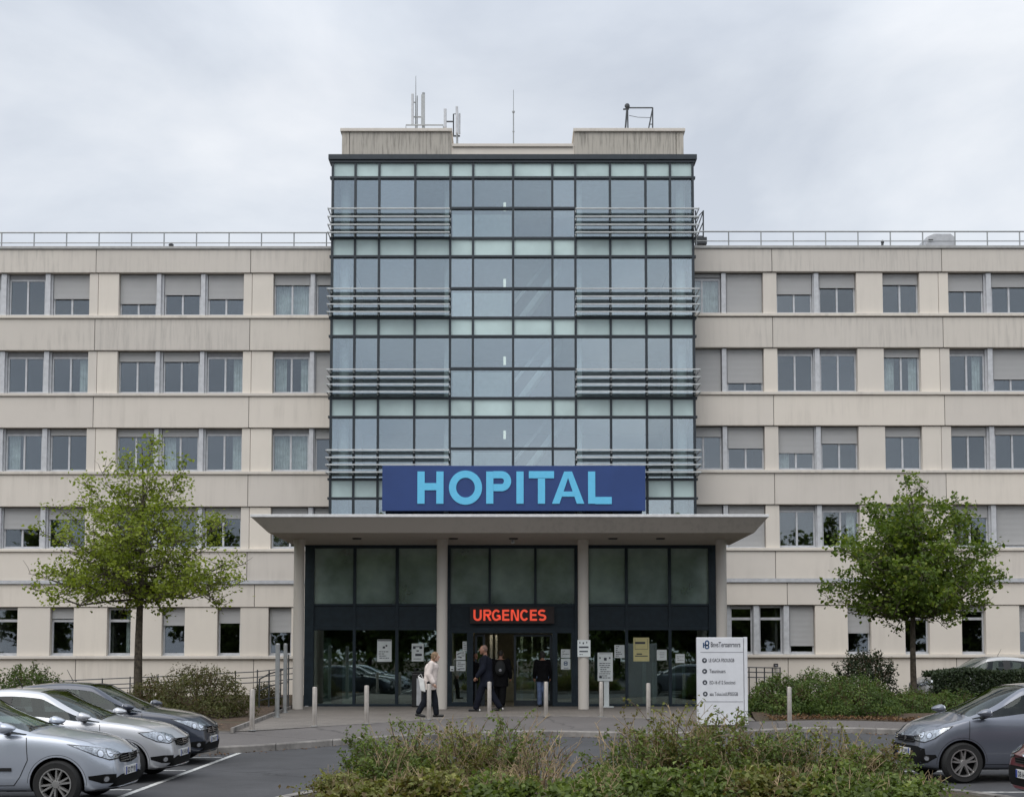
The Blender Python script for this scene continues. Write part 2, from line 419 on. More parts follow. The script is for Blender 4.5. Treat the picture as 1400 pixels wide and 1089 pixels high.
def wing(name, label, xa, xb, rows, base_z, joints, base_joints, bandpx, parapet, cop, x_ref):
    """rows: list of (ytop, ybot, openings, posts) in photo pixels; everything is turned into metres on the wall plane"""
    W = thing(name, label, 'building', ((xa+xb)/2, YW, ZG))
    X = lambda px, py: P(px, py, YW).x
    # --- storey bands
    for (yt, yb, mat, jts, out) in bandpx:
        zt, zb = PZ(yt, YW), (PZ(yb, YW) if yb is not None else .05)
        cuts = [xa] + [P(j, 510, YW).x for j in jts] + [xb]
        for a, b in zip(cuts[:-1], cuts[1:]):
            m = MB(); g = .011
            m.box(a+g if a != xa else a, b-g if b != xb else b, YW-.10-out, YW+.30, zb, zt)
            m.build('wall_panel', M[mat], W, bevel=.012)
    jb = MB(); jb.box(xa+.02, xb-.02, YW+.02, YW+.28, .06, PZ(parapet, YW)-.03)
    # --- windows, posts, piers of each storey
    for (yt, yb, ops, posts, piercut) in rows:
        z1, z0 = PZ(yt, YW)-.004, PZ(yb, YW)+.004
        spans = []
        for o in ops:
            x0, x1 = P(o[0], 510, YW).x, P(o[1], 510, YW).x
            spans.append((x0, x1)); window(W, x0+.012, x1-.012, z0+.03, z1-.012, *o[2:])
        for a, b in posts:
            x0, x1 = P(a, 510, YW).x, P(b, 510, YW).x; spans.append((x0, x1))
            m = MB(); m.box(x0, x1, YW+.0, YW+.30, z0, z1); m.build('post', M['post'], W, bevel=.01)
        spans.sort(); cur = xa
        for a, b in spans + [(xb, xb)]:
            if a - cur > .35:
                cuts = [cur] + sorted(c for c in (P(q, 510, YW).x for q in piercut) if cur+.1 < c < a-.1) + [a]
                for u, v in zip(cuts[:-1], cuts[1:]):
                    m = MB(); m.box(u + (.008 if u != cur else 0), v - (.008 if v != a else 0), YW-.03, YW+.31, z0-.003, z1+.003)
                    m.build('pier', M['pier'], W, bevel=.012)
            elif a - cur > .01:
                m = MB(); m.box(cur, a, YW+.12, YW+.30, z0, z1); m.build('window_jamb', M['alu'], W)
            cur = max(cur, b)
        m = MB(); zs = PZ(yb, YW)
        m.box(xa, xb, YW-.17, YW+.29, zs-.125, zs-.002); m.build('sill', M['sill'], W, bevel=.02)
        bk = MB(); bk.box(xa+.02, xb-.02, YW+.34, YW+.345, zs-1.6, zs-.2)
    jj = MB()
    for (yt, yb, mat, jts, out) in bandpx:                   # dark filler behind the panel joints
        zt, zb = PZ(yt, YW), (PZ(yb, YW) if yb is not None else .06)
        for j in jts:
            x = P(j, 510, YW).x; jj = MB(); jj.box(x-.03, x+.03, YW-.08-out, YW+.20, zb+.01, zt-.01); jj.build('panel_joint', M['joint'], W)
    # --- roof edge
    m = MB(); zp = PZ(parapet, YW); m.box(xa, xb, YW-.16, YW+.40, zp-.11, zp); m.build('coping', M['coping'], W, bevel=.01)
    # --- rest of the block: roof, sides, back, rooms
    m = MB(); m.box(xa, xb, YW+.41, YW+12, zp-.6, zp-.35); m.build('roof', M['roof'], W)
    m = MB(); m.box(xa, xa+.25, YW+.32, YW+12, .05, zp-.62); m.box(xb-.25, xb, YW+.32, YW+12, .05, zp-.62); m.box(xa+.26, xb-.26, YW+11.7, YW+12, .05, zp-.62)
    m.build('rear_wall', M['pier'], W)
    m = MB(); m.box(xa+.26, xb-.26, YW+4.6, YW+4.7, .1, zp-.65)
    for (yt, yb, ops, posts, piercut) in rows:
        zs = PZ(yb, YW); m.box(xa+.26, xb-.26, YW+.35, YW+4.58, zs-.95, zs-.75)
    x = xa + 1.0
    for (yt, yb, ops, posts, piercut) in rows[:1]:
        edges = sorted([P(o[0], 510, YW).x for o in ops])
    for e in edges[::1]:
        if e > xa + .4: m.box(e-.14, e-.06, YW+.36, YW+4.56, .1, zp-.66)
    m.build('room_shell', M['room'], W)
    return W

# ---- left wing (photo pixels, row 2 as reference for x)
Lp = [(-53,-3.5),(8,58.6),(68.8,120.4),(160.5,211.7),(221.5,272),(281.5,332),(372.5,422.7),(430.7,482)]
Lposts = [(-1,6),(59.5,66.3),(212.2,218.2),(272.8,279),(423.2,429.3)]
def LO(i, *a): return (Lp[i][0], Lp[i][1]) + a
Lcut = [132.5, 343.5, -75]
Lrows = [
 (374, 432, [LO(0,.3),LO(1),LO(2,.56),LO(3,.68),LO(4,.46),LO(5,.56),LO(6,.22,'pair','full'),LO(7,.22)], Lposts, Lcut),
 (480, 538, [LO(0),LO(1),LO(2,0,'pair','right'),LO(3,.2),LO(4,.2),LO(5,0,'pair','right'),LO(6,0,'pair','sides'),LO(7,.99)], Lposts, Lcut),
 (585.5, 644.5, [LO(0),LO(1,0,'pair','left'),LO(2,.12),LO(3,.15),LO(4,.15,'pair','left'),LO(5,0,'pair','right'),LO(6,0,'pair','full'),LO(7,.2)], Lposts, Lcut),
 (693, 750, [LO(0,.4),LO(1,.5),LO(2,.26),LO(3,.2),LO(4,.25),LO(5,.24),LO(6,.3),LO(7,.3)], Lposts, Lcut),
 (830, 896, [(a, b, s, 'tall', c) for a, b, s, c in ((-72,-41,.3,''),(0,32,0,''),(76,108,.2,''),(153,185,0,'right'),(227,258,.35,''),(302,333,.3,''),(371,402,.5,''))], [], []),
]
Lj, Lj2 = [-84, 129.5, 341.5], [-90, 112, 352]
Lbands = [(342,373.5,'panel_dirty',Lj,0.),(436.4,479.5,'panel_dirty',Lj,0.),(542.6,584.9,'panel',Lj,0.),(649,692.4,'panel',Lj,0.),
          (754.6,793.2,'panel',Lj,0.),(798.4,829.4,'panel',Lj2,-.03),(900.6,None,'panel',Lj2,-.04)]
XL0, XL1 = P(-300, 510, YW).x, -6.3
left_wing = wing('hospital_wing', 'cream concrete hospital wing left of the glass tower, behind the tall pale-green tree', XL0, XL1, Lrows, .05, Lj, Lj2, Lbands, 338, 342, 510)
def strip(W, xa, xb, ya, yb):
    m = MB(); m.box(xa, xb, YW-.15, YW+.29, PZ(yb, YW)+.006, PZ(ya, YW)-.006); m.build('flashing', M['alu'], W, bevel=.008)
strip(left_wing, XL0, XL1, 793.2, 798.4)

# ---- right wing
Rp = [(936,987),(994.3,1044.5),(1063,1113),(1122,1172.5),(1208.5,1259),(1298.5,1348.5),(1359,1409),(1420,1471)]
Rposts = [(987.3,993.5),(1114.5,1121),(1351,1357.8),(1411,1418)]
def RO(i, *a): return (Rp[i][0], Rp[i][1]) + a
Rcut = [1285, 1520]
Rrows = [
 (373, 429, [RO(0,.05,'pair','full'),RO(1,.99),RO(2,.48),RO(3,.32),RO(4,.24),RO(5,.40),RO(6,.30),RO(7,.5)], Rposts, Rcut),
 (476, 536, [RO(0,.99),RO(1,.76),RO(2),RO(3),RO(4,.16,'pair','sides'),RO(5,0,'pair','right'),RO(6,.68),RO(7)], Rposts, Rcut),
 (582.5, 642.5, [RO(0,.2),RO(1,.47),RO(2,.58,'pair','left'),RO(3,.36),RO(4,.2),RO(5,.18),RO(6,.15),RO(7,.4)], Rposts, Rcut),
 (690, 748.5, [RO(0,.9),RO(1,.99),RO(2),RO(3,0,'pair','right'),RO(4,.3),RO(5,.26),RO(6,.92),RO(7)], Rposts, Rcut),
 (827, 894, [(a, b, s, 'tall', '') for a, b, s in ((960,990,.2),(995.5,1026,.04),(1034.5,1066.5,0),(1075.5,1109.5,.82),(1153.5,1185,.55),(1231,1264,.25),(1307.5,1340,.1),(1385.5,1418,.52))], [(1026.6,1033.8),(1067.2,1074.8)], []),
]
Rj, Rj2 = [1056.5, 1289.5, 1500], [1072, 1299, 1510]
Rbands = [(341,372,'panel_dirty',Rj,0.),(434.4,475.4,'panel_dirty',Rj,0.),(540.8,581.8,'panel',Rj,0.),(647,689.4,'panel',Rj,0.),
          (753,790.4,'panel',Rj,0.),(796,826.4,'panel',Rj2,-.03),(898.6,None,'panel',Rj2,-.04)]
XR0, XR1 = 6.3, P(1640, 510, YW).x
right_wing = wing('hospital_wing', 'cream concrete hospital wing right of the glass tower, behind the round dark-green tree', XR0, XR1, Rrows, .05, Rj, Rj2, Rbands, 337, 341, 510)
strip(right_wing, XR0, XR1, 790.4, 796)

# ---- railings along both roof edges
def roof_railing(label, xa, xb, ytop, ymid, ybot, pitch_px, first_px):
    T = thing('roof_railing', label, 'railing', ((xa+xb)/2, YW+.6, PZ(ybot, YW)), group='guard rails along the wing roofs')
    y = YW+.55; zt, zm, zb = PZ(ytop, y), PZ(ymid, y), PZ(ybot, YW)-.36
    m = MB(); m.tube([(xa, y, zt), (xb, y, zt)], .03); m.tube([(xa, y, zm), (xb, y, zm)], .022); m.build('rail', M['steel'], T)
    px = first_px
    while True:
        x = P(px, 325, y).x
        if x > xb: break
        if x >= xa:
            m = MB(); m.tube([(x, y, zb), (x, y, zt-.02)], .026, 6); m.box(x-.06, x+.06, y-.06, y+.06, zb, zb+.03); m.build('post', M['steel'], T)
        px += pitch_px
roof_railing('thin grey guard rail on the roof edge left of the glass tower', XL0, -6.8, 318, 332, 338, 44.4, -264)
roof_railing('thin grey guard rail on the roof edge right of the glass tower', 7.0, XR1, 316.5, 329.5, 337, 44.2, 952)

# ---- tower
T = thing('glass_tower', 'glass stair tower with dark mullions and pale sunshades rising above the entrance', 'building', (0, YT, ZG))
tx = [455.3,486.4,519,568,616,647,701.5,755,786.3,833.7,882.2,915.6,946.5]
TX = [P(p, 220 if True else 0, YT).x for p in tx]
ty = [219.5,243.4,326,351,434.7,459.8,544.3,570,655,681,764]
TZ = [PZ(p, YT) for p in ty]
XA, XB = TX[0], TX[-1]
fr = MB()
for i, x in enumerate(TX):
    w = .043
    fr.box(x-w, x+w, YT-.07, YT+.12, TZ[-1], TZ[0])
for i, z in enumerate(TZ[1:-1]): fr.box(XA-.10, XB+.10, YT-.075, YT+.118, z-.042, z+.042)
for p in (285, 394.5, 503.8, 613): z = PZ(p, YT); fr.box(TX[4], TX[8], YT-.073, YT+.116, z-.04, z+.04)
fr.build('mullion_frame', M['mullion'], T)
for j in range(10):
    span = j % 2 == 0
    for i in range(12):
        m = MB(); a, b = TX[i]+.038, TX[i+1]-.038
        if span: m.box(a, b, YT+.005, YT+.07, TZ[j+1]+.045, TZ[j]-.045); m.build('spandrel_panel', M['spandrel'], T)
        else:
            zs = [TZ[j], TZ[j+1]]
            m.box(a, b, YT+.02, YT+.035, TZ[j+1]+.045, TZ[j]-.045); m.build('glass_pane', M['tglass'], T)
m = MB(); zc = PZ(220, YT)
m.box(XA-.16, XB+.16, YT-.16, YT+.6, zc+.004, PZ(212.8, YT)); m.box(XA-.10, XB+.10, YT-.10, YT+.55, zc-.10, zc); m.build('coping', M['mullion'], T, bevel=.01)
ztop = PZ(213, YT)
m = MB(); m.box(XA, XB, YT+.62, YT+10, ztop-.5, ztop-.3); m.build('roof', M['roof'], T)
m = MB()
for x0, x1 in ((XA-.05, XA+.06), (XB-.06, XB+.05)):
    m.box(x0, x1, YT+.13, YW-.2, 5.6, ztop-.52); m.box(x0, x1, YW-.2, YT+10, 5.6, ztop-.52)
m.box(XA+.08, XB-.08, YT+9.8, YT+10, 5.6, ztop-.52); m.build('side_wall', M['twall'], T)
# inside: floors, back wall, round columns, stair, partitions, lamps
m = MB()
for j in (1, 3, 5, 7, 9):
    zc2 = (TZ[j-1]+TZ[j])/2; m.box(XA+.07, XB-.07, YT+.20, YT+5.2, zc2-.14, zc2+.14)
m.build('floor_slab', M['twall2'], T)
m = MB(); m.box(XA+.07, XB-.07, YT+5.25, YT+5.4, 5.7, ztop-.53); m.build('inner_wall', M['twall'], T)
for px in (471.5, 611, 792, 931):
    m = MB(); x = P(px, 400, YT+.75).x; m.tube([(x, YT+.75, 5.7), (x, YT+.75, ztop-.55)], .19 if px in (471.5, 931) else .10, 20); m.build('column', M['tcol'], T, smooth=True)
for j in (1, 3, 5, 7):
    zt, zb = TZ[j], TZ[j+1]
    zmid = zb + (zt-zb)*.47
    m = MB(); m.box(P(619, 400, YT+.6).x, P(699, 400, YT+.6).x, YT+.55, YT+.62, zb-.1, zmid); m.build('partition', M['twall2'], T)
    if j > 1:
        m = MB()                                              # stair flight going up to the right
        a, b = P(704, 400, YT+1.2), P(768, 400, YT+1.2)
        z0, z1 = zb - .05, zt + .02
        m.prism([(a.x,z0-.20),(b.x,z1-.20),(b.x,z1+.14),(a.x,z0+.14)], YT+.9, YT+2.0)
        for dz in (.85, .95): m.tube([(a.x, YT+.86, z0+dz), (b.x, YT+.86, z1+dz-.1)], .025, 6)
        m.build('stair_flight', M['twall2'], T)
    m = MB(); x = P(690, 400, YT+.5).x; zl = PZ((282.5, 0, 387, 0, 493, 0, 594)[j-1], YT+.4)
    m.box(x-.05, x+.05, YT+.38, YT+.45, zl-.16, zl+.16); m.build('stair_lamp', M['towerlamp'], T)
# sunshades: eight groups of four bars
for bars in ((286,297,308,318.5),(395.3,405.9,416.5,427),(505.4,515.5,525.8,536),(615.6,625.6,635.4,645.6)):
    for (pa, pb, side) in ((447.5, 614.5, -1), (787.3, 956.5, 1)):
        m = MB(); xa, xb = P(pa, 400, YT-.45).x, P(pb, 400, YT-.45).x
        for b in bars:
            z = PZ(b, YT-.4)
            m.prism([], 0, 0) if False else None
            # blade: an inclined flat bar
            m.add([(xa,YT-.52,z-.02),(xb,YT-.52,z-.02),(xb,YT-.22,z+.05),(xa,YT-.22,z+.05),(xa,YT-.52,z+.02),(xb,YT-.52,z+.02),(xb,YT-.22,z+.08),(xa,YT-.22,z+.08)],
                  [(0,3,2,1),(4,5,6,7),(0,1,5,4),(1,2,6,5),(2,3,7,6),(3,0,4,7)])
            for x in TX:
                if xa-.05 < x < xb+.05: m.box(x-.02, x+.02, YT-.30, YT-.06, z-.07, z+.0)
            xe = xa if side < 0 else xb                       # the blade returns round the corner
            m.box(xe-.012, xe+.012, YT-.52, YT+.75, z-.02, z+.03)
            m.box(min(xe, xe-side*.34), max(xe, xe-side*.34), YT+.70, YT+.74, z-.02, z+.03)
        m.build('sunshade', M['louvre'], T)
# roof blocks behind the coping
YP = YT+.75
m = MB()
xl0, xl1, xr0, xr1 = P(467.5,190,YP).x, P(616.5,190,YP).x, P(785.5,190,YP).x, P(934.5,190,YP).x
zt, zmid = PZ(180.5, YP), PZ(200.5, YP)
for a, b in ((xl0, xl0+.28), (xl0+.30, xl1), (xr0, xr1-.30), (xr1-.28, xr1)):
    m = MB(); m.box(a, b, YP, YP+5, ztop-.32, zt); m.build('roof_block', M['panel_old'], T, bevel=.01)
m = MB(); m.box(xl1+.004, xr0-.004, YP+.06, YP+5, ztop-.32, zmid); m.build('parapet_wall', M['panel'], T)
m = MB()
m.box(xl0-.06, xl1+.05, YP-.08, YP+5.05, zt+.003, zt+.13); m.box(xr0-.05, xr1+.06, YP-.08, YP+5.05, zt+.003, zt+.13)
m.box(xl1+.06, xr0-.06, YP-.02, YP+5, zmid+.003, zmid+.12)
m.build('block_coping', M['sill'], T, bevel=.01)

# ---- roof aerials
ZP = zt + .13; YA = YP + 1.6
def ap(px, py): return P(px, py, YA)
def mast_base(T, x, z): pass
A = thing('antenna_mast', 'tall mobile mast with a thin whip and slim panels on the left roof block', 'antenna', (ap(568,176).x, YA, ZP), group='aerials on the tower roof')
m = MB(); m.tube([ap(568.5,176), ap(568.5,104)], [.035, .012], 6); m.build('whip', M['steel'], A)
m = MB(); a, b = ap(562.5,172), ap(566,130); m.box(a.x, b.x, YA-.16, YA-.04, a.z, b.z); m.build('panel_aerial', M['alu'], A, bevel=.02)
m = MB(); a = ap(579,176); b = ap(579,127); m.tube([a, b], .06, 8); m.box(a.x-.09, a.x+.05, YA-.13, YA-.03, ap(0,172).z, ap(0,131).z); m.build('panel_aerial', M['steel'], A)
m = MB(); m.tube([ap(563,160), ap(581,160)], .03, 6); m.tube([ap(563,140), ap(568.5,140)], .025, 6); m.tube([ap(570.5,176), ap(570.5,131)], .022, 6); m.build('bracket', M['steel'], A)
A = thing('antenna_rail', 'low steel rail frame at the foot of the tall mobile mast', 'railing', (ap(580,176).x, YA-.5, ZP))
m = MB(); q = lambda px, py: P(px, py, YA-.5); m.tube([q(555,177), q(555,171), q(606,171), q(606,177)], .03, 6); m.build('rail', M['steel'], A)
A = thing('antenna_mast', 'shorter mobile mast with bundled panels beside the step in the roof', 'antenna', (ap(625,195).x, YA, zmid), group='aerials on the tower roof')
m = MB(); m.tube([ap(625,203), ap(625,150)], .045, 8); m.build('pole', M['steel'], A)
for (x0, x1, y0, y1, d) in ((606.8,610.8,176,150,.0),(623.2,626.6,186,149,-.16),(627.2,629.8,185,157,-.05)):
    m = MB(); a, b = ap(x0,y0), ap(x1,y1); m.box(a.x, b.x, YA-.14+d, YA-.02+d, a.z, b.z); m.build('panel_aerial', M['alu'], A, bevel=.02)
m = MB(); m.tube([ap(610,166.3), ap(620,166.3)], .03, 6); m.tube([ap(620,187), ap(620,156), ap(625,156)], .03, 6); m.tube([ap(620,186), ap(629,186)], .035, 6); m.tube([ap(608.8,176), ap(608.8,168)], .03, 6); m.build('bracket', M['darksteel'], A)
A = thing('whip_aerial', 'lone thin whip aerial standing in the middle of the tower roof', 'antenna', (ap(702,200).x, YA, zmid))
m = MB(); m.tube([ap(702,204), ap(702,153)], .028, 6); m.tube([ap(702,153), ap(702,123)], .014, 6); m.ball(ap(702,153), .06, 8, 5); m.ball(ap(702,180), .045, 8, 5); m.build('rod', M['steel'], A)
A = thing('roof_frame', 'open steel davit frame with a slanted leg on the right roof block', 'frame', (ap(874,176).x, YA, ZP))
m = MB(); m.tube([ap(855,177), ap(857.5,145)], .04, 6); m.tube([ap(858.5,177), ap(858,143)], .03, 6); m.ball(ap(857.5,145), .11, 8, 5); m.tube([ap(852,149.5), ap(860,149)], .035, 6); m.build('davit_post', M['darksteel'], A)
m = MB(); m.tube([ap(858,147.5), ap(892.5,147.5)], .028, 6); m.tube([ap(892.5,147.5), ap(886.5,177)], .03, 6); m.tube([ap(892.3,147.5), ap(892.3,177)], .03, 6); m.tube([ap(888,170), ap(892.3,170)], .02, 6); m.tube([ap(860,158), ap(872,160.5), ap(889,161)], .012, 5); m.build('frame_tube', M['darksteel'], A)
# roof hatch, escape stair and small vents on the right wing roof
YR = YW+1.5
def rp(px, py): return P(px, py, YR)
A = thing('roof_vent', 'low pale grey ventilation box on the right wing roof', 'vent', (rp(1278,337).x, YR, rp(0,337).z))
m = MB(); a, b = rp(1259,343), rp(1298,325.5); m.prism([(a.x,a.z),(b.x,a.z),(b.x,b.z-.12),(b.x-.15,b.z),(a.x+.35,b.z),(a.x+.08,b.z-.12)], YR-.6, YR+.6); m.build('casing', M['alu'], A, bevel=.02)
m = MB(); m.box(a.x+.12, a.x+.3, YR-.63, YR-.602, a.z+.2, b.z-.25); m.build('grille', M['black'], A)
A = thing('roof_stair', 'small dark steel stair cage beside the tower on the right wing roof', 'stair', (rp(955,337).x, YR, rp(0,337).z))
m = MB()
for px in (951, 961.5): m.tube([rp(px,343), rp(px,288)], .03, 6)
for (a, b) in (((951,318),(962,288)),((951,300),(962,288)),((951,328),(962,302)),((951,316.5),(962,316.5)),((951,323),(962,323))): m.tube([rp(*a), rp(*b)], .024, 6)
m.box(rp(949,0).x, rp(963,0).x, YR-.1, YR+.4, rp(0,334).z, rp(0,325).z)
m.build('cage', M['darksteel'], A)
A = thing('vent_pipe', 'tiny dark vent pipe on the left wing roof edge', 'pipe', (rp(234,337).x, YR, rp(0,337).z))
m = MB(); m.tube([rp(234,343), rp(234,335)], .05, 8); m.ball(rp(234,335), (.11,.11,.07), 8, 5); m.build('cowl', M['darksteel'], A)
A = thing('vent_pipe', 'tiny dark vent pipe on the right wing roof edge', 'pipe', (rp(1206,337).x, YR, rp(0,337).z))
m = MB(); m.tube([rp(1206,343), rp(1206.5,331)], .05, 8); m.ball(rp(1206.5,331), (.07,.07,.09), 8, 5); m.build('cowl', M['darksteel'], A)

# ================================================================== ENTRANCE HALL
H = thing('entrance_hall', 'dark blue framed glass entrance hall under the wide canopy', 'building', (0, YH, ZG))
hx = lambda px: P(px, 850, YH).x
hz = lambda py: PZ(py, YH)
XH0, XH1 = hx(416.5), hx(983)
zTop, zU, zS, zB = hz(744.5), hz(825), hz(860.5), ZG
def hbox(m, px0, px1, py0, py1, ya, yb):
    m.box(hx(px0), hx(px1), YH+ya, YH+yb, (ZG if py1 is None else hz(py1)), hz(py0))
m = MB()
hbox(m, 416.5, 429.3, 744.5, None, -.06, .25); hbox(m, 969, 983, 744.5, None, -.06, .25)           # corner piers
hbox(m, 429.3, 969, 744.5, 749.3, -.05, .2)                                                       # head
for px, w in ((484.6,2),(542.8,2.2),(856.6,2),(915.8,2)): hbox(m, px-w, px+w, 749.3, None, -.045, .12)
for a, b in ((597,616),(785.5,805)): hbox(m, a, b, 749.3, None, -.055, .2)
for a, b in ((429.3,597),(805,969)):
    hbox(m, a, b, 825, 828, -.04, .11); hbox(m, a, b, 857, 861, -.04, .11); hbox(m, a, b, 961.5, None, -.04, .11)
for px in (669.5, 732): hbox(m, px-1.6, px+1.6, 749.3, 825, -.045, .12)
hbox(m, 616, 785.5, 825, 829, -.041, .11); hbox(m, 616, 785.5, 857, 865, -.041, .11)
hbox(m, 616, 618, 865, None, -.04, .11); hbox(m, 638.5, 647, 865, None, -.05, .15); hbox(m, 755, 762, 865, None, -.05, .15); hbox(m, 781, 785.5, 865, None, -.04, .11)
hbox(m, 618, 638.5, 959, None, -.04, .1); hbox(m, 762, 781, 959, None, -.04, .1)
m.build('hall_frame', M['navy'], H, bevel=.006)
for a, b in ((429.3,482.6),(486.6,540.6),(545,597),(616,642),(758,785.5),(805,854.6),(858.6,913.8),(917.8,969)):
    m = MB(); m.box(hx(a), hx(b), YH+.0, YH+.06, hz(857), hz(828.5)); m.build('spandrel_panel', M['navy'], H)
m = MB(); m.box(hx(642), hx(758), YH+.0, YH+.06, hz(857), hz(828.5)); m.build('spandrel_panel', M['navy'], H)
for a, b in ((429.3,482.6),(486.6,540.6),(545,597),(616,668),(671,730.5),(733.5,785.5),(805,854.6),(858.6,913.8),(917.8,969)):
    m = MB(); m.box(hx(a), hx(b), YH+.03, YH+.042, hz(825), hz(749.3)); m.build('upper_pane', M['hglassup'], H)
for a, b in ((429.3,482.6),(486.6,540.6),(545,597),(805,854.6),(858.6,913.8),(917.8,969)):
    m = MB(); m.box(hx(a), hx(b), YH+.03, YH+.042, hz(961.5), hz(861)); m.build('lower_pane', M['hglass'], H)
for a, b in ((618,638.5),(762,781)):
    m = MB(); m.box(hx(a), hx(b), YH+.03, YH+.042, hz(959), hz(865)); m.build('side_pane', M['hglass'], H)
# sliding doors: the left leaf stands slid open, the right leaf closed
for a, b in ((649,663),(702.5,755)):
    m = MB(); ya, yb = .18, .23
    hbox(m, a, a+3.2, 866.5, None, ya, yb); hbox(m, b-3.2, b, 866.5, None, ya, yb); hbox(m, a+3.2, b-3.2, 866.5, 869.5, ya, yb); hbox(m, a+3.2, b-3.2, 957, None, ya, yb)
    d = m.build('sliding_door', M['mullion'], H)
    m = MB(); m.box(hx(a+3.2), hx(b-3.2), YH+.20, YH+.212, hz(957), hz(869.5)); m.build('door_pane', M['hglass'], d)
    m = MB(); x = hx(b-5.5 if a < 700 else a+5.2); m.tube([(x, YH+.15, 1.25), (x, YH+.15, 1.75)], .016, 6); m.build('handle', M['steel'], d)
m = MB()                                                      # side walls, roof, back, floor and inner partitions of the hall
m.box(XH0, XH0+.2, YH+.26, YT-.2, ZG, zTop); m.box(XH1-.2, XH1, YH+.26, YT-.2, ZG, zTop); m.build('side_wall', M['navy'], H)
m = MB(); m.box(XH0+.21, XH1-.21, YH+6.3, YH+6.45, ZG, zTop); m.box(XH0+.22, XH1-.22, YH+.3, YH+6.28, zTop-.35, zTop-.2)
m.box(hx(612), hx(615), YH+1.8, YH+6.2, ZG+.02, zTop-.36); m.box(hx(787), hx(790), YH+1.8, YH+6.2, ZG+.02, zTop-.36); m.build('inner_wall', M['hall'], H)
m = MB(); m.box(XH0+.2, XH1-.2, YH+.13, YH+6.28, ZG+.004, ZG+.012); m.build('hall_floor', M['hallfloor'], H)
m = MB(); m.box(XH0+.22, XH1-.22, YH+.35, YH+2.2, hz(858), hz(829)); m.build('gallery_slab', M['hall'], H)
m = MB(); m.box(hx(655), hx(752), YH+4.3, YH+5.1, ZG+.013, 1.4); m.build('reception_desk', M['hall'], H, bevel=.02)
for px, yo in ((690, 1.3), (720, 1.9), (668, 1.6), (745, 1.4)):
    x = hx(px); m = MB(); zc = hz(858)-.02 if yo < 2.2 else zTop-.37
    m.box(x-.28, x+.28, YH+yo-.07, YH+yo+.07, zc-.05, zc-.004); m.build('ceiling_lamp', M['lamp'], H)
for a, b, y0 in ((668,672,2.4),(676,679,2.4),(712,716,2.6),(728,730,2.6),(742,745,2.5)):
    m = MB(); m.box(hx(a), hx(b), YH+y0, YH+y0+.06, ZG+.013, hz(866)); m.build('inner_mullion', M['steel'], H)
for a, b, y0 in ((437,447,1.0),(460,476,1.6),(884,889,1.4),(898,903,1.4),(926,930,1.4),(940,944,1.4)):
    m = MB(); m.box(hx(a), hx(b), YH+y0, YH+y0+.08, ZG+.013, hz(905 if a > 455 else 870)); m.build('inner_post', M['alu'], H)

# ---- canopy with its four round columns
C = thing('canopy', 'wide flat entrance canopy with a sloped fascia on four round columns', 'canopy', (0, YC, ZG))
zs, zt2 = PZ(728, 38.4), PZ(702.6, 38.0)
cx0, cx1 = P(367, 728, 38.4).x, P(1031, 728, 38.4).x
tx0, tx1 = P(343.6, 703, 38.0).x, P(1050, 703, 38.0).x
yf, yt0, yb = 38.4, 38.0, YH-.07
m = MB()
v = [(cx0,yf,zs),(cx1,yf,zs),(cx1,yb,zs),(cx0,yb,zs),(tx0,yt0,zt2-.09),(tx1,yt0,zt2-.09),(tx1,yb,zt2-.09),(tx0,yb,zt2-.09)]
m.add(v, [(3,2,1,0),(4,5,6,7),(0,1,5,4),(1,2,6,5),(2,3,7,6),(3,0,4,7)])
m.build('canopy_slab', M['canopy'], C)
m = MB(); m.box(tx0-.03, tx1+.03, yt0-.03, yt0+.12, zt2-.085, zt2); m.box(tx0-.03, tx0+.12, yt0+.12, yb, zt2-.085, zt2); m.box(tx1-.12, tx1+.03, yt0+.12, yb, zt2-.085, zt2); m.build('edge_trim', M['canopyedge'], C, bevel=.01)
m = MB(); m.box(tx0+.121, tx1-.121, yt0+.121, yb, zt2-.088, zt2-.02); m.build('canopy_roof', M['roof'], C)
m = MB(); m.box(XH0+.02, XH1-.02, YH-.05, YT-.21, zTop+.005, zt2-.1); m.build('hall_roof', M['roof'], C)
for px in (408.2, 604.3, 797.5, 986.8):
    x = P(px, 860, YC).x
    m = MB(); m.lathe([(.165,ZG-.02),(.165,zs-.16),(.178,zs-.155),(.178,zs-.003)], 28, (x, YC, 0)); m.build('column', M['column'], C, smooth=True)
for px in (488, 702, 903, 620, 838):
    x = P(px, 738, 40.2).x
    m = MB(); m.lathe([(.0,-.035),(.13,-.035),(.15,-.004),(.15,-.001)], 18, (x, 40.2, zs)); m.build('downlight', M['black'], C, smooth=True)
m = MB(); q = P(701, 747, 40.4); m.tube([(q.x,40.4,zs),(q.x,40.4,zs-.06)], .03, 8); m.ball((q.x,40.4,zs-.1), .06, 10, 6); m.build('dome_camera', M['alu'], C, smooth=True)

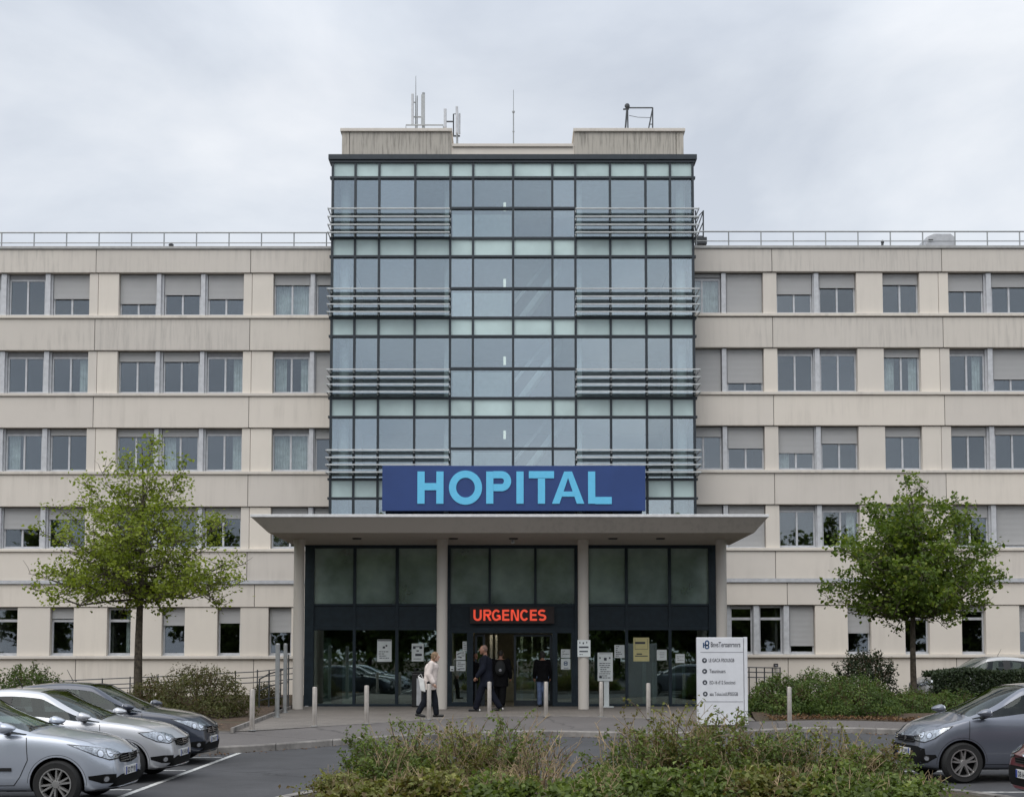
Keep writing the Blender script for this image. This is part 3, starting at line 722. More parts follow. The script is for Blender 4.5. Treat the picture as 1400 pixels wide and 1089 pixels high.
# ================================================================== lettering drawn as strokes
def arc(cx, cy, rx, ry, a0, a1, n=14): return [(cx+rx*math.cos(R(a0+(a1-a0)*i/n)), cy+ry*math.sin(R(a0+(a1-a0)*i/n))) for i in range(n+1)]
def ribbon(m, pts, w, y0, y1, T):
    n = len(pts); closed = (abs(pts[0][0]-pts[-1][0]) + abs(pts[0][1]-pts[-1][1])) < 1e-6
    Lf, Rt = [], []
    for i in range(n):
        a = pts[i-1] if i > 0 else (pts[n-2] if closed else None); b = pts[i+1] if i < n-1 else (pts[1] if closed else None)
        p = pts[i]
        ds = []
        if a is not None: d = (p[0]-a[0], p[1]-a[1]); l = math.hypot(*d); ds.append((d[0]/l, d[1]/l))
        if b is not None: d = (b[0]-p[0], b[1]-p[1]); l = math.hypot(*d); ds.append((d[0]/l, d[1]/l))
        if len(ds) == 1: nx, ny, k = -ds[0][1], ds[0][0], 1
        else:
            nx, ny = -(ds[0][1]+ds[1][1]), ds[0][0]+ds[1][0]; l = math.hypot(nx, ny); nx, ny = nx/l, ny/l
            k = 1/max(.35, nx*-ds[0][1]+ny*ds[0][0])
        Lf.append((p[0]+nx*w/2*k, p[1]+ny*w/2*k)); Rt.append((p[0]-nx*w/2*k, p[1]-ny*w/2*k))
    poly = [T(*q) for q in Lf + Rt[::-1]]
    k = n
    vs = [(x, y0, z) for x, z in [T(*q) for q in Lf]] + [(x, y0, z) for x, z in [T(*q) for q in Rt]]
    vs += [(x, y1, z) for x, y_, z in vs]
    fs = []
    for i in range(n-1):
        fs += [(i, i+1, n+i+1, n+i), (2*n+i, 3*n+i, 3*n+i+1, 2*n+i+1), (i, 2*n+i, 2*n+i+1, i+1), (n+i, n+i+1, 3*n+i+1, 3*n+i)]
    if not closed: fs += [(0, n, 3*n, 2*n), (n-1, 3*n-1, 4*n-1, 2*n-1)]
    m.add(vs, fs)
def letter(m, ch, x0, x1, z0, z1, y0, y1, w):
    """letter in the box x0..x1, z0..z1; unit height 1, width a"""
    h = z1-z0; a = (x1-x0)/h; w = w
    T = lambda u, v: (x0+u*h, z0+v*h)
    k = w/2
    rb = lambda pts: ribbon(m, pts, w, y0, y1, T)
    pr = lambda poly: m.prism([T(*q) for q in poly], y0, y1)
    if ch == 'H': rb([(k,0),(k,1)]); rb([(a-k,0),(a-k,1)]); rb([(w,.53),(a-w,.53)])
    elif ch == 'I': rb([(a/2,0),(a/2,1)])
    elif ch == 'O': rb(arc(a/2,.5,a/2-k,.53-k,0,360,40))
    elif ch == 'T': rb([(0,1-k*.9),(a,1-k*.9)]); rb([(a/2,0),(a/2,1-w*.9)])
    elif ch == 'L': rb([(k,1),(k,0)]); rb([(w,k*.9),(a,k*.9)])
    elif ch == 'E': rb([(k,1),(k,0)]); rb([(w,k*.9),(a,k*.9)]); rb([(w,1-k*.9),(a*.97,1-k*.9)]); rb([(w,.52),(a*.92,.52)])
    elif ch in 'PR':
        rb([(k,0),(k,1)]); lo = .40 if ch == 'P' else .45; r = (1-lo)/2-k*.9; cy = (1+lo)/2
        rb([(w*.98,1-k*.9)] + arc(a-k-r*.95, cy, r*.95, r, 90, -90, 14) + [(w*.98, lo+k*.9)])
        if ch == 'R': pr([(a*.42,lo+.02),(a*.42+w*1.05,lo+.02),(a+.01,0),(a-w*1.1,0)])
    elif ch == 'A':
        x1_ = w*1.04; lx = lambda v: (a/2-w*.54)*v                # outer edge of the left leg at height v
        pr([(0,0),(x1_,0),(a/2,.80),(a/2,1),(a/2-w*.54,1)]); pr([(a,0),(a/2+w*.54,1),(a/2,1),(a/2,.80),(a-x1_,0)])
        i0, i1 = x1_+(a/2-x1_)*.22/.8, x1_+(a/2-x1_)*.38/.8
        pr([(i0,.22),(a-i0,.22),(a-i1,.38),(i1,.38)])
    elif ch == 'U': rb([(k,1)] + [(k,.36)] + arc(a/2,.34,a/2-k,.36-k,180,360,16) + [(a-k,.36),(a-k,1)])
    elif ch == 'C': rb(arc(a/2,.5,a/2-k,.52-k,38,322,30))
    elif ch == 'G':
        rb(arc(a/2,.5,a/2-k,.52-k,40,300,28) + [(a-k,.17),(a-k,.47)]); rb([(a*.55,.44),(a-w*.6,.44)])
    elif ch == 'N': rb([(k,0),(k,1)]); rb([(a-k,0),(a-k,1)]); pr([(w*.6,1),(w*1.4,1),(a-w*.6,0),(a-w*1.4,0)])
    elif ch == 'S':
        r = (1.04-w)/4; rb(arc(a/2,1.02-k-r,a/2-k,r,35,270,18)[:-1] + arc(a/2,-.02+k+r,a/2-k,r,90,-145,18))
S = thing('hospital_sign', 'large dark blue sign reading HOPITAL in sky blue letters above the canopy', 'sign', (0, YT-.7, PZ(698, YT-.7)))
ys = YT-.75
m = MB(); a, b = P(522.3,698,ys), P(882.3,636.3,ys); m.box(a.x, b.x, ys, ys+.16, a.z, b.z); m.build('panel', M['signblue'], S, bevel=.012)
m = MB(); q = lambda cx: 440+cx*.3714
for ch, c0, c1 in (('H',352,448),('O',468,590),('P',605,697),('I',716,743),('T',762,855),('A',847,966),('L',980,1067)):
    letter(m, ch, P(q(c0),667,ys).x, P(q(c1),667,ys).x, PZ(420+722.5*.3714,ys), PZ(420+604*.3714,ys), ys-.03, ys+.004, .222)
m.build('lettering', M['signcyan'], S)
for i in (3,5,7,9):
    for pz in (645, 690):
        m = MB(); z = PZ(pz, ys); m.box(TX[i]-.03, TX[i]+.03, ys+.165, YT-.08, z-.03, z+.03); m.build('bracket', M['steel'], S)
S = thing('emergency_sign', 'dark box sign with glowing red letters URGENCES over the entrance door', 'sign', (hx(700), YH-.2, hz(852)))
ys = YH-.28
m = MB(); a, b = P(642.3,852,ys), P(757.8,828.6,ys); m.box(a.x, b.x, ys, YH-.056, a.z, b.z); m.build('box', M['ledbox'], S, bevel=.01)
m = MB(); q = lambda cx: 635+cx*.09643
for ch, c0, c1 in (('U',128,245),('R',268,382),('G',388,515),('E',535,637),('N',657,773),('C',788,912),('E',928,1028),('S',1042,1160)):
    letter(m, ch, P(q(c0),840,ys).x, P(q(c1),840,ys).x, PZ(810+393*.09643,ys), PZ(810+238*.09643,ys), ys-.02, ys+.003, .185)
m.build('lettering', M['red'], S)

# ---- notices
def bits(m, x0, x1, z0, z1, y, rows):
    """printed bars: rows of (u0,u1,v0,v1) in the sheet's own unit square"""
    for u0, u1, v0, v1 in rows: m.box(x0+(x1-x0)*u0, x0+(x1-x0)*u1, y-.0035, y-.0005, z0+(z1-z0)*v0, z0+(z1-z0)*v1)
def textrows(n, v0, v1, seed, lo=.1, hi=.9):
    r = random.Random(seed); out = []
    for i in range(n):
        v = v1-(v1-v0)*(i+.5)/n; u = lo + r.random()*.1; h = (v1-v0)/n*.36
        while u < hi-.05:
            e = min(hi, u+.05+r.random()*.16); out.append((u, e, v-h/2, v+h/2)); u = e+.03
            if r.random() < .12: break
    return out
def notice(label, px0, px1, py0, py1, Y, rows, mat='paper', ink='ink', name='notice', group='paper notices on the entrance front'):
    a, b = P(px0,py1,Y), P(px1,py0,Y)
    o = thing(name, label, 'notice', ((a.x+b.x)/2, Y, a.z), group=group)
    m = MB(); m.box(a.x, b.x, Y-.004, Y, a.z, b.z); m.build('sheet', M[mat], o)
    m = MB(); bits(m, a.x, b.x, a.z, b.z, Y-.004, rows); m.build('lettering', M[ink], o)
    return o
yn = YH+.024
notice('tall white poster with a small dark mark, between the second and third hall mullions', 515.6,535.5,873.7,904,yn,[(.38,.55,.60,.69),(.58,.70,.68,.76),(.02,.98,.93,.98)]+textrows(4,.12,.5,1))
notice('smaller white poster with dark blocks near the top, right beside the second column', 562.8,579.3,879.2,903.4,yn,[(.1,.32,.70,.85),(.65,.88,.70,.85),(.32,.65,.80,.85),(.4,.6,.55,.62),(.3,.85,.30,.43),(.15,.8,.12,.15)])
notice('slim grey-white sheet beside the top of the entrance door jamb', 632.4,638.3,876.3,889.3,yn,textrows(4,.1,.9,3),ink='totemline')
notice('white sheet with dark arrow drawing, upper one of two on the left door side pane', 623.8,636.3,889.6,901.6,yn,[(.08,.25,.6,.7),(.2,.45,.68,.78),(.4,.85,.78,.86),(.15,.45,.3,.4),(.4,.6,.22,.34)]+textrows(2,.4,.65,5,.5,.9))
notice('white sheet with faint lines, lower one of two on the left door side pane', 623.8,636.5,902.8,916.6,yn,[(.15,.4,.12,.2),(.35,.9,.18,.26)]+textrows(3,.4,.9,6))
notice('small white sheet of text above the round symbol sheet, right of the door', 767,779.7,887,898.6,yn,textrows(4,.15,.9,7))
r_ = [(.36,.64,.35,.41),(.36,.64,.70,.76),(.30,.40,.40,.72),(.60,.70,.40,.72),(.42,.58,.5,.62)]
notice('small white sheet with a dark round symbol, right of the door', 767,779.7,900,914.4,yn,r_+[(.3,.8,.1,.15)],ink='inkblue')
notice('white sheet of dark text between a column and the yellow poster', 840,853.8,881,898.8,yn,textrows(6,.08,.95,9))
notice('yellow poster with a dark title on the right hall glass', 866,887.5,871,903.4,yn,[(.12,.75,.73,.82),(.1,.9,.50,.515),(.1,.115,.5,.95),(.9,.915,.5,.95),(.2,.55,.28,.33),(.1,.9,.2,.24)],mat='yellowpaper')
notice('white sheet with faint drawing, right of the yellow poster', 898,911.5,887.6,902,yn,textrows(4,.2,.8,10,.25,.75),ink='totemline')
notice('smallest white sheet on the last hall pane, before the white totem', 923.6,936,893.4,905.6,yn,textrows(3,.2,.8,11),ink='totemline')
cY = YC-.19
o = notice('white taped sheet wrapped on the third canopy column', 789.6,807.2,874.2,897.3,cY,[(.15,.22,.78,.88),(.4,.5,.75,.86),(.68,.75,.80,.9),(.12,.85,.52,.62),(.15,.8,.28,.36)]+textrows(1,.08,.2,12))
# white box on the left side pane
o = thing('intercom_box', 'small white intercom box on the dark door frame left of the door', 'box', (hx(618), YH-.1, hz(917)))
a, b = P(615.4,917,YH-.12), P(621,909.8,YH-.12); m = MB(); m.box(a.x,b.x,YH-.12,YH-.057,a.z,b.z); m.build('casing', M['paper'], o, bevel=.008)
m = MB(); m.box(a.x+.03,b.x-.03,YH-.124,YH-.1205,a.z+.04,a.z+.07); m.build('button', M['ink'], o)
# notice board on a short post
Yb = YH-.75
o = thing('notice_board', 'tall white notice board on a short pale post beside the third column', 'sign', (P(828,954,Yb).x, Yb, ZG))
a, b = P(817,930.5,Yb), P(837.6,891.5,Yb); m = MB(); m.box(a.x,b.x,Yb-.03,Yb,a.z,b.z); m.build('board', M['paper'], o, bevel=.006)
m = MB(); bits(m,a.x,b.x,a.z,b.z,Yb-.03,[(.42,.6,.72,.82),(.12,.2,.78,.84),(.75,.85,.78,.84),(.1,.9,.955,.97),(.1,.28,.12,.17)]+textrows(8,.08,.66,13,.1,.85)); m.build('lettering', M['ink'], o)
m = MB(); c = P(829,900,Yb).x; m.box(c-.08,c+.08,Yb+.003,Yb+.06,ZG,a.z+.4); m.box(c-.22,c+.22,Yb-.1,Yb+.18,ZG,ZG+.03); m.build('post', M['paper'], o)
# litter bin
Yb = YH-.45
o = thing('litter_bin', 'black litter bin with a silver front strip beside the second column', 'bin', (P(572.5,964,Yb).x, Yb, ZG))
a, b = P(563.4,964,Yb), P(582,918,Yb); xm = (a.x+b.x)/2
m = MB(); m.box(a.x,b.x,Yb-.2,Yb+.2,ZG,b.z-.05); m.build('body', M['black'], o, bevel=.03)
m = MB(); m.box(a.x-.01,b.x+.01,Yb-.21,Yb+.21,b.z-.045,b.z); m.ball((a.x+.1,Yb,b.z+.07),.05,8,5); m.build('lid', M['black'], o, bevel=.01)
m = MB(); m.box(xm-.06,xm+.09,Yb-.215,Yb-.2005,ZG+.05,b.z-.2); m.build('front_strip', M['alu'], o)

# ---- directory totem
Yt = GP(988, 990, ZG).y
Yt = 32.6
o = thing('directory_totem', 'tall white directory totem with a blue emblem and four round icons by the shrubs', 'sign', (P(988,990,Yt).x, Yt, ZG))
a, b = P(953.8,992,Yt), P(1016.3,870.8,Yt)
m = MB(); m.box(a.x,b.x,Yt,Yt+.16,ZG-.05,b.z); m.build('front_panel', M['totem'], o, bevel=.012)
e = P(1022.8,992,Yt); m = MB(); m.box(b.x+.012,e.x,Yt-.02,Yt+.18,ZG-.05,b.z+.01); m.build('side_post', M['totem'], o, bevel=.012)
def tp(px, py): return P(px, py, Yt)
m = MB()
for py in (891, 958.5): p0, p1 = tp(957.5,py), tp(1016,py); m.box(p0.x,p1.x,Yt-.004,Yt-.0005,p0.z-.008,p0.z+.008)
m.build('divider_line', M['totemline'], o)
m = MB()                                                       # emblem: an h and an 8-like loop
ht = lambda cx, cy: tp(950+cx*.0551, 868+cy*.0551)
def seg(m, pts, w, depth=.005):
    pts = [ht(*q) for q in pts]; ribbon(m, [(p.x, p.z) for p in pts], w, Yt-depth, Yt-.0005, lambda u, v: (u, v))
def ell(cx, cy, rx, ry, n=20, a0=0, a1=360): return [(cx+rx*math.cos(R(a0+(a1-a0)*i/n)), cy+ry*math.sin(R(a0+(a1-a0)*i/n))) for i in range(n+1)]
seg(m, [(215,180),(215,310)], .03); seg(m, [(215,250),(275,225)], .025); seg(m, ell(302,190,42,55,20,0,360), .032); seg(m, ell(302,285,42,42,20,0,360), .032)
m.build('emblem', M['inkblue'], o)
m = MB()
for cx, cy in ((238,622),(243,890)): 
    c = ht(cx,cy); m.lathe([(0,0),(.062,0),(.062,.004),(0,.004)], 20, (c.x,Yt-.0046,c.z), 'y')
for px, py in ((963.7,932.3),(964.2,948)):
    c = tp(px,py); m.lathe([(0,0),(.060,0),(.060,.004),(0,.004)], 20, (c.x,Yt-.0046,c.z), 'y')
m.build('round_icon', M['ink'], o)
m = MB()
for px, py, k in ((963.2,902.3,0),(963.4,917.1,1),(963.7,932.3,2),(964.2,948,3)):
    c = tp(px,py); r = .024
    if k == 0: m.box(c.x-r*.3,c.x+r*.3,Yt-.008,Yt-.005,c.z-r,c.z+r*.2); m.box(c.x-r,c.x+r,Yt-.0082,Yt-.0052,c.z+r*.2,c.z+r)
    elif k == 3: m.box(c.x-r*.35,c.x+r*.35,Yt-.008,Yt-.005,c.z-r,c.z+r); m.box(c.x-r,c.x+r,Yt-.0082,Yt-.0052,c.z-r*.35,c.z+r*.35)
    else: m.prism([(c.x-r,c.z-r),(c.x+r,c.z-r if k==2 else c.z),(c.x if k==2 else c.x-r,c.z+r)], Yt-.008, Yt-.005)
m.build('icon_mark', M['totem'], o)
def text(body, px, py, width_px, mat, par, Y, hgt):
    cu = bpy.data.curves.new('lettering', 'FONT'); cu.body = body; cu.size = 1.0; cu.extrude = 0.0; cu.offset = .012
    t = bpy.data.objects.new('tmp', cu); COL.objects.link(t); bpy.context.view_layer.update()
    me = bpy.data.meshes.new_from_object(t.evaluated_get(bpy.context.evaluated_depsgraph_get()))
    bpy.data.objects.remove(t); bpy.data.curves.remove(cu)
    n = len(me.vertices); co = np.empty(n*3, dtype=np.float64); me.vertices.foreach_get('co', co); co = co.reshape(-1, 3)
    w = co[:,0].max()-co[:,0].min(); h = co[:,1].max()-co[:,1].min()
    p0, p1 = P(px,py,Y), P(px+width_px,py,Y)
    out = np.empty_like(co); out[:,0] = p0.x + (co[:,0]-co[:,0].min())/w*(p1.x-p0.x); out[:,2] = p0.z + (co[:,1]-0.0)*hgt/.7; out[:,1] = Y-.0045
    me.vertices.foreach_set('co', out.ravel()); me.materials.clear(); me.materials.append(mat); me.update()
    return link('lettering', me, par)
text('BnvsTeroanrnnrs', 971.8, 883.9, 40.4, M['ink'], o, Yt, .125)
text('LE GACA FISOUSGB', 969, 904.3, 34.8, M['ink'], o, Yt, .085)
text('Tasuninuars', 970, 919.3, 21.8, M['ink'], o, Yt, .09)
text('EO-16 d\'12 Soncicnci', 970.2, 934.6, 35, M['ink'], o, Yt, .085)
text('aau Toiuu.iu\u00f9UFISGGB', 970.3, 950.3, 38.6, M['ink'], o, Yt, .085)
# ================================================================== GROUND
def grid_mesh(name, fn, us, vs, mat, kind='structure', parent=None):
    m = MB(); n = len(vs)
    m.v = [tuple(fn(u, v)) for u in us for v in vs]
    for i in range(len(us)-1):
        for j in range(n-1): m.f.append((i*n+j, (i+1)*n+j, (i+1)*n+j+1, i*n+j+1)); m.m.append(0)
    o = m.build(name, mat, parent, smooth=False)
    if kind: o['kind'] = kind
    return o
lin = lambda a, b, n: [a+(b-a)*i/n for i in range(n+1)]
def curve(pts):
    pts = sorted((p.x, p.y) for p in pts); xs = [p[0] for p in pts]; ys = [p[1] for p in pts]
    def f(x):
        return float(np.interp(x, xs, ys))
    def sm(x, h=1.2): return sum(f(x+h*k/4)*w for k, w in ((-4,1),(-3,2),(-2,3),(-1,4),(0,5),(1,4),(2,3),(3,2),(4,1)))/25
    return sm
kpts = [GP(*q, .14) for q in ((300,1021),(386,1015.7),(471,1008.6),(560,1003.5),(640,1000),(700,998),(760,998),(814,999),(871,1001),(960,1000),(1040,997),(1098,993),(1183,994),(1240,996.6),(1330,999),(1400,1001))]
kpts += [Vector((-14, kpts[0].y-1.0, 0)), Vector((-32, kpts[0].y-2.2, 0)), Vector((32, kpts[-1].y-1.5, 0))]
YK = curve(kpts)
epts = [GP(*q, ZG) for q in ((317,1000),(426,993),(500,989),(586,983),(668.6,979),(746,978.5),(820,979),(886,982),(960,985))]
epts += [Vector((-12, epts[0].y-.7, 0)), Vector((-32, epts[0].y-1.8, 0))]
e_fn = curve(epts)
def YE(x):
    if x > 5.0: 
        t = min(1, (x-5.0)/3.0); return max(e_fn(5.0)*(1-t) + (YK(x)+.5)*t, YK(x)+.5)
    return max(e_fn(x), YK(x)+.5)
def zpath(x, t): return .14 + (ZG-.004-.14)*t if x < 5 else .14 + (ZG-.004-.14)*t
xs = lin(-32, 32, 160)
m = MB(); m.quad((-500,-300,-.03),(500,-300,-.03),(500,700,-.03),(-500,700,-.03)); m.build('ground', M['soil'])['kind'] = 'structure'
m = MB(); m.quad((-60,-60,0),(60,-60,0),(60,44,0),(-60,44,0)); m.build('road', M['asphalt'])['kind'] = 'structure'
grid_mesh('footpath', lambda x, t: (x, YK(x)+.16+(YE(x)-YK(x)-.16)*t, zpath(x, t)-.002), xs, lin(0,1,6), M['path'])
# kerb: real step with a rounded face, one stone per metre
m = MB()
x = -31.9
while x < 31.5:
    a, b = x+.006, x+.994
    for i, (u, v) in enumerate(((a,(a+b)/2),((a+b)/2,b))):
        yu, yv = YK(u), YK(v)
        m.add([(u,yu,-.01),(v,yv,-.01),(v,yv,.115),(u,yu,.115),(v,yv+.03,.142),(u,yu+.03,.142),(v,yv+.158,.142),(u,yu+.158,.142),(u,yu+.158,-.01),(v,yv+.158,-.01)],
              [(0,1,2,3),(3,2,4,5),(5,4,6,7),(7,6,9,8),(0,3,5,7,8),(1,9,6,4,2)])
    x += 1.0
m.build('kerb', M['kerb'])['kind'] = 'structure'
m = MB(); x = -31.9                                            # pale edging where the footpath meets the paving
while x < 4.8:
    u, v = x+.004, x+.996
    m.add([(u,YE(u),.1),(v,YE(v),.1),(v,YE(v),ZG+.006),(u,YE(u),ZG+.006),(v,YE(v)+.1,ZG+.006),(u,YE(u)+.1,ZG+.006)], [(0,1,2,3),(3,2,4,5)]); x += 1.0
m.build('paving_edge', M['kerb'])['kind'] = 'structure'
m = MB(); m.v=[]
grid_mesh('planting_bed', lambda x, s: (x, YE(x)+.02+(YW+.3-YE(x)-.02)*s, ZG-.04), xs, lin(0,1,2), M['soil'])
# gutter dirt line is left to the asphalt; planting beds and paving behind the path
lb0, lb1 = GP(317, 1000, ZG), GP(398, 968, ZG)                 # left edge of the paving
rb0, rb1 = GP(1034, 986, ZG), GP(1003, 960, ZG)
def xl(y): return lb0.x + (lb1.x-lb0.x)*min(1.25, max(0, (y-lb0.y)/(lb1.y-lb0.y)))
def xr(y): return rb0.x + (rb1.x-rb0.x)*min(1.3, max(0, (y-rb0.y)/(rb1.y-rb0.y)))
grid_mesh('paving', lambda s, t: ((lambda yy: (xl(yy)*(1-s)+xr(yy)*s, yy, ZG))( YE(xl(33)*(1-s)+xr(33)*s)+.1 + (YH+.12-YE(xl(33)*(1-s)+xr(33)*s)-.1)*t)), lin(0,1,48), lin(0,1,12), M['paving'])
def bump2(x, y): return .06*math.sin(x*.9+1)*math.sin(y*.7) + .04*math.sin(x*2.1)*math.cos(y*1.7+2)
def bed(t, s, left):
    f = (lambda y: -32+t*(xl(y)-.03+32)) if left else (lambda y: xr(y)+.03+t*(32-xr(y)-.03))
    y = 36.0
    for _ in range(4): xx = f(y); y = YE(xx)+.02+(YW+.3-YE(xx)-.02)*s
    return (xx, y, ZG-.004+(.10+bump2(xx, y))*max(0, min(1, s*8)))
grid_mesh('planting_bed', lambda t, s: bed(t, s, True), lin(0,1,60), lin(0,1,24), M['soil'])
grid_mesh('planting_bed', lambda t, s: bed(t, s, False), lin(0,1,60), lin(0,1,24), M['soil'])
m = MB(); q0, q1 = lb0, lb1; m.add([(q0.x-.03,q0.y,ZG-.02),(q1.x-.03,q1.y,ZG-.02),(q1.x+.03,q1.y,ZG-.02),(q0.x+.03,q0.y,ZG-.02),(q0.x-.03,q0.y,ZG+.09),(q1.x-.03,q1.y,ZG+.09),(q1.x+.03,q1.y,ZG+.09),(q0.x+.03,q0.y,ZG+.09)],
      [(0,3,2,1),(4,5,6,7),(0,1,5,4),(1,2,6,5),(2,3,7,6),(3,0,4,7)]); m.build('bed_edging', M['kerb'])['kind'] = 'structure'
# island bed for the shrubs in front of the camera
def isl(t, s):
    a = 2*math.pi*t; cx, cy, rx, ry = 1.75, 15.2, 4.9, 4.6
    return (cx+rx*s*math.copysign(abs(math.cos(a))**.7, math.cos(a)), cy+ry*s*math.copysign(abs(math.sin(a))**.7, math.sin(a)), .10+.16*(1-s*s)+.02*math.sin(a*7+s*9) if s > .001 else .26)
grid_mesh('island_bed', isl, lin(0,1,48), lin(0,1,10), M['soil'])
m = MB()
for k in range(48):
    a0, a1 = isl(k/48+.0005,1), isl((k+1)/48-.0005,1)
    b0, b1 = [( (p[0]-1.75)*1.035+1.75, (p[1]-15.2)*1.03+15.2) for p in (a0, a1)]
    m.add([(b0[0],b0[1],0),(b1[0],b1[1],0),(b1[0],b1[1],.13),(b0[0],b0[1],.13),(a1[0],a1[1],.13),(a0[0],a0[1],.13),(a1[0],a1[1],0),(a0[0],a0[1],0)], [(0,1,2,3),(3,2,4,5),(5,4,6,7)])
m.build('island_kerb', M['kerb'])['kind'] = 'structure'
# parking lines
def pline(a, b, w=.10):
    a, b = Vector(a), Vector(b); d = (b-a).normalized(); n = Vector((-d.y, d.x, 0))*w/2
    m = MB(); k = max(2, int((b-a).length/.6))
    for i in range(k):
        p, q = a+(b-a)*i/k, a+(b-a)*(i+1)/k
        m.quad(tuple(p-n), tuple(q-n), tuple(q+n), tuple(p+n))
    m.v = [(x, y, .004) for x, y, z in m.v]
    m.build('parking_line', M['line'])['kind'] = 'structure'
pline((-5.45,10,0),(-5.5,YK(-5.5)-.1,0))
for y in (13.2, 16.4, 19.55, 22.75, 25.6): pline((-5.6,y,0),(-10.6,y,0))
pline((6.5,12,0),(6.5,18.9,0))
for y in (13.6, 16.7, 19.2): pline((6.6,y,0),(11.5,y,0))
pline((5.0,22.6,0),(7.4,22.6,0), .12)

# ---- bollards
bol = None
for i, (px, pt, pb, lab) in enumerate((
    (344.5,941,998,'steel bollard at the corner of the paving beside the left shrub bed'),
    (430,938,992,'steel bollard in front of the dark corner pier of the hall'),
    (501,936,989,'steel bollard in front of the reflected cars, before the tall poster'),
    (586.5,934,983,'steel bollard the person in the white jacket is passing'),
    (669,931,980,'steel bollard in front of the bald person in the dark suit'),
    (746.5,931,979,'steel bollard in front of the closed glass door leaf'),
    (822,931,979,'steel bollard in front of the notice board post'),
    (886.5,933,982,'steel bollard under the yellow poster'),
    (1079.5,938,988,'lone steel bollard in front of the green shrubs beyond the white totem'))):
    g = GP(px, pb, ZG+.004)
    if i == 8: g = Vector((GP(px,988,.28).x, GP(px,988,.28).y, .28))
    h = P(px, pt, g.y).z - g.z
    b = thing('bollard', lab, 'bollard', g, group='steel bollards along the forecourt')
    m = MB(); m.lathe([(.058,.0),(.058,h-.03),(.05,h-.008),(.0,h)], 18); m.build('post', M['bollard'], b, local=True, smooth=True)
    m = MB(); m.lathe([(.085,-.004),(.085,.012),(.06,.016)], 18); m.build('base_ring', M['steel'], b, local=True, smooth=True)

# ---- tall steel posts and railings left of the entrance
def tallpost(lab, px, pt, pb, r, mat='steel'):
    g = GP(px, pb, ZG+.003); t = P(px, pt, g.y)
    o = thing('steel_post', lab, 'post', g, group='tall steel posts left of the entrance')
    m = MB(); h = t.z-g.z; m.lathe([(r,0),(r,h-.02),(r*.7,h),(0,h)], 16); m.build('shaft', M[mat], o, local=True, smooth=True)
    m = MB(); m.lathe([(r*1.7,-.01),(r*1.7,.015),(r,.02)], 16); m.build('foot', M[mat], o, local=True, smooth=True)
tallpost('tall grey steel post, outermost of the pair beside the first canopy column', 378.8, 879, 980, .062)
tallpost('tall grey steel post closest to the first canopy column, on its outer side', 389.5, 879, 973.5, .058)
tallpost('tall pale glassy post between the first column and the dark hall corner', 419.6, 879, 964.8, .055, 'alu')
def railing(label, pts, rails, posts, name='railing', group=None, r=.02):
    """pts: (px, Y) run; rails: list of py at both ends"""
    base = P(pts[0][0], 950, pts[0][1])
    o = thing(name, label, 'railing', (base.x, base.y, ZG), group=group)
    for ya, yb in rails:
        n = len(pts); m = MB(); m.tube([P(p[0], ya+(yb-ya)*i/(n-1), p[1]) for i, p in enumerate(pts)], r, 6); m.build('rail', M['darksteel'], o)
    for px, py, Y in posts:
        a = P(px, py, Y); m = MB(); m.tube([(a.x, a.y, ZG-.1), (a.x, a.y, a.z)], r*1.15, 6); m.build('post', M['darksteel'], o)
railing('dark ramp railing running along the wall behind the left shrubs', [(60,46.5),(215,46.5),(345,46.5),(411,46.5)], [(931,911.5),(939,919),(944,927)],
        [(px, 931-(px-60)*.0555, 46.5) for px in (70,104,140,178,216,252,288,322,352,384,408)])
yb = 38.6
railing('low dark railing along the edge of the left bed beside the tall posts', [(354.7,yb),(368,yb+.5),(394.7,yb+1.7)], [(928,913),(944,931),(957,951)],
        [(354.7,927,yb),(368,915,yb+.5),(394.7,894,yb+1.7)])
railing('short dark railing by the wall behind the white totem', [(1018,46),(1040,46),(1067,46)], [(911.5,912.5),(918,919),(925,926)],
        [(px, 911.5, 46) for px in (1024,1034,1045,1056,1066.5)])
o = thing('wall_lamp', 'small black wall lamp above the short railing by the totem', 'lamp', P(1060.5,912,YW-.2))
m = MB(); a, b = P(1057.8,911,YW-.2), P(1063.2,906.5,YW-.2); m.box(a.x,b.x,YW-.30,YW-.142,a.z,b.z); m.build('casing', M['black'], o, bevel=.01)
m = MB(); m.box(a.x+.03,b.x-.03,YW-.304,YW-.3005,a.z+.03,b.z-.05); m.build('lens', M['totemline'], o)

# ================================================================== PLANTS
def leaf_mesh(pos, nrm, size, rnd, aspect=.62, fold=.25, val=None):
    """one folded kite per leaf: pos (n,3) stalk point, nrm (n,3) facing, size (n,), val (n,) colour number"""
    n = len(pos); nrm = nrm/np.maximum(1e-6, np.linalg.norm(nrm, axis=1))[:,None]
    t = rnd.normal(size=(n,3)); t -= nrm*(t*nrm).sum(1)[:,None]; t /= np.maximum(1e-6, np.linalg.norm(t, axis=1))[:,None]
    b = np.cross(nrm, t); s = size[:,None]
    v = np.empty((n,4,3)); v[:,0] = pos; v[:,1] = pos + t*s*.5 + b*s*aspect*.5 + nrm*s*fold*.5; v[:,2] = pos + t*s - nrm*s*.1; v[:,3] = pos + t*s*.5 - b*s*aspect*.5 + nrm*s*fold*.5
    i = np.arange(n)*4
    f = np.stack([np.stack([i,i+1,i+2],1), np.stack([i,i+2,i+3],1)],1).reshape(-1,3)
    if val is None: val = rnd.random(n)
    return v.reshape(-1,3), f, np.repeat(val, 4)
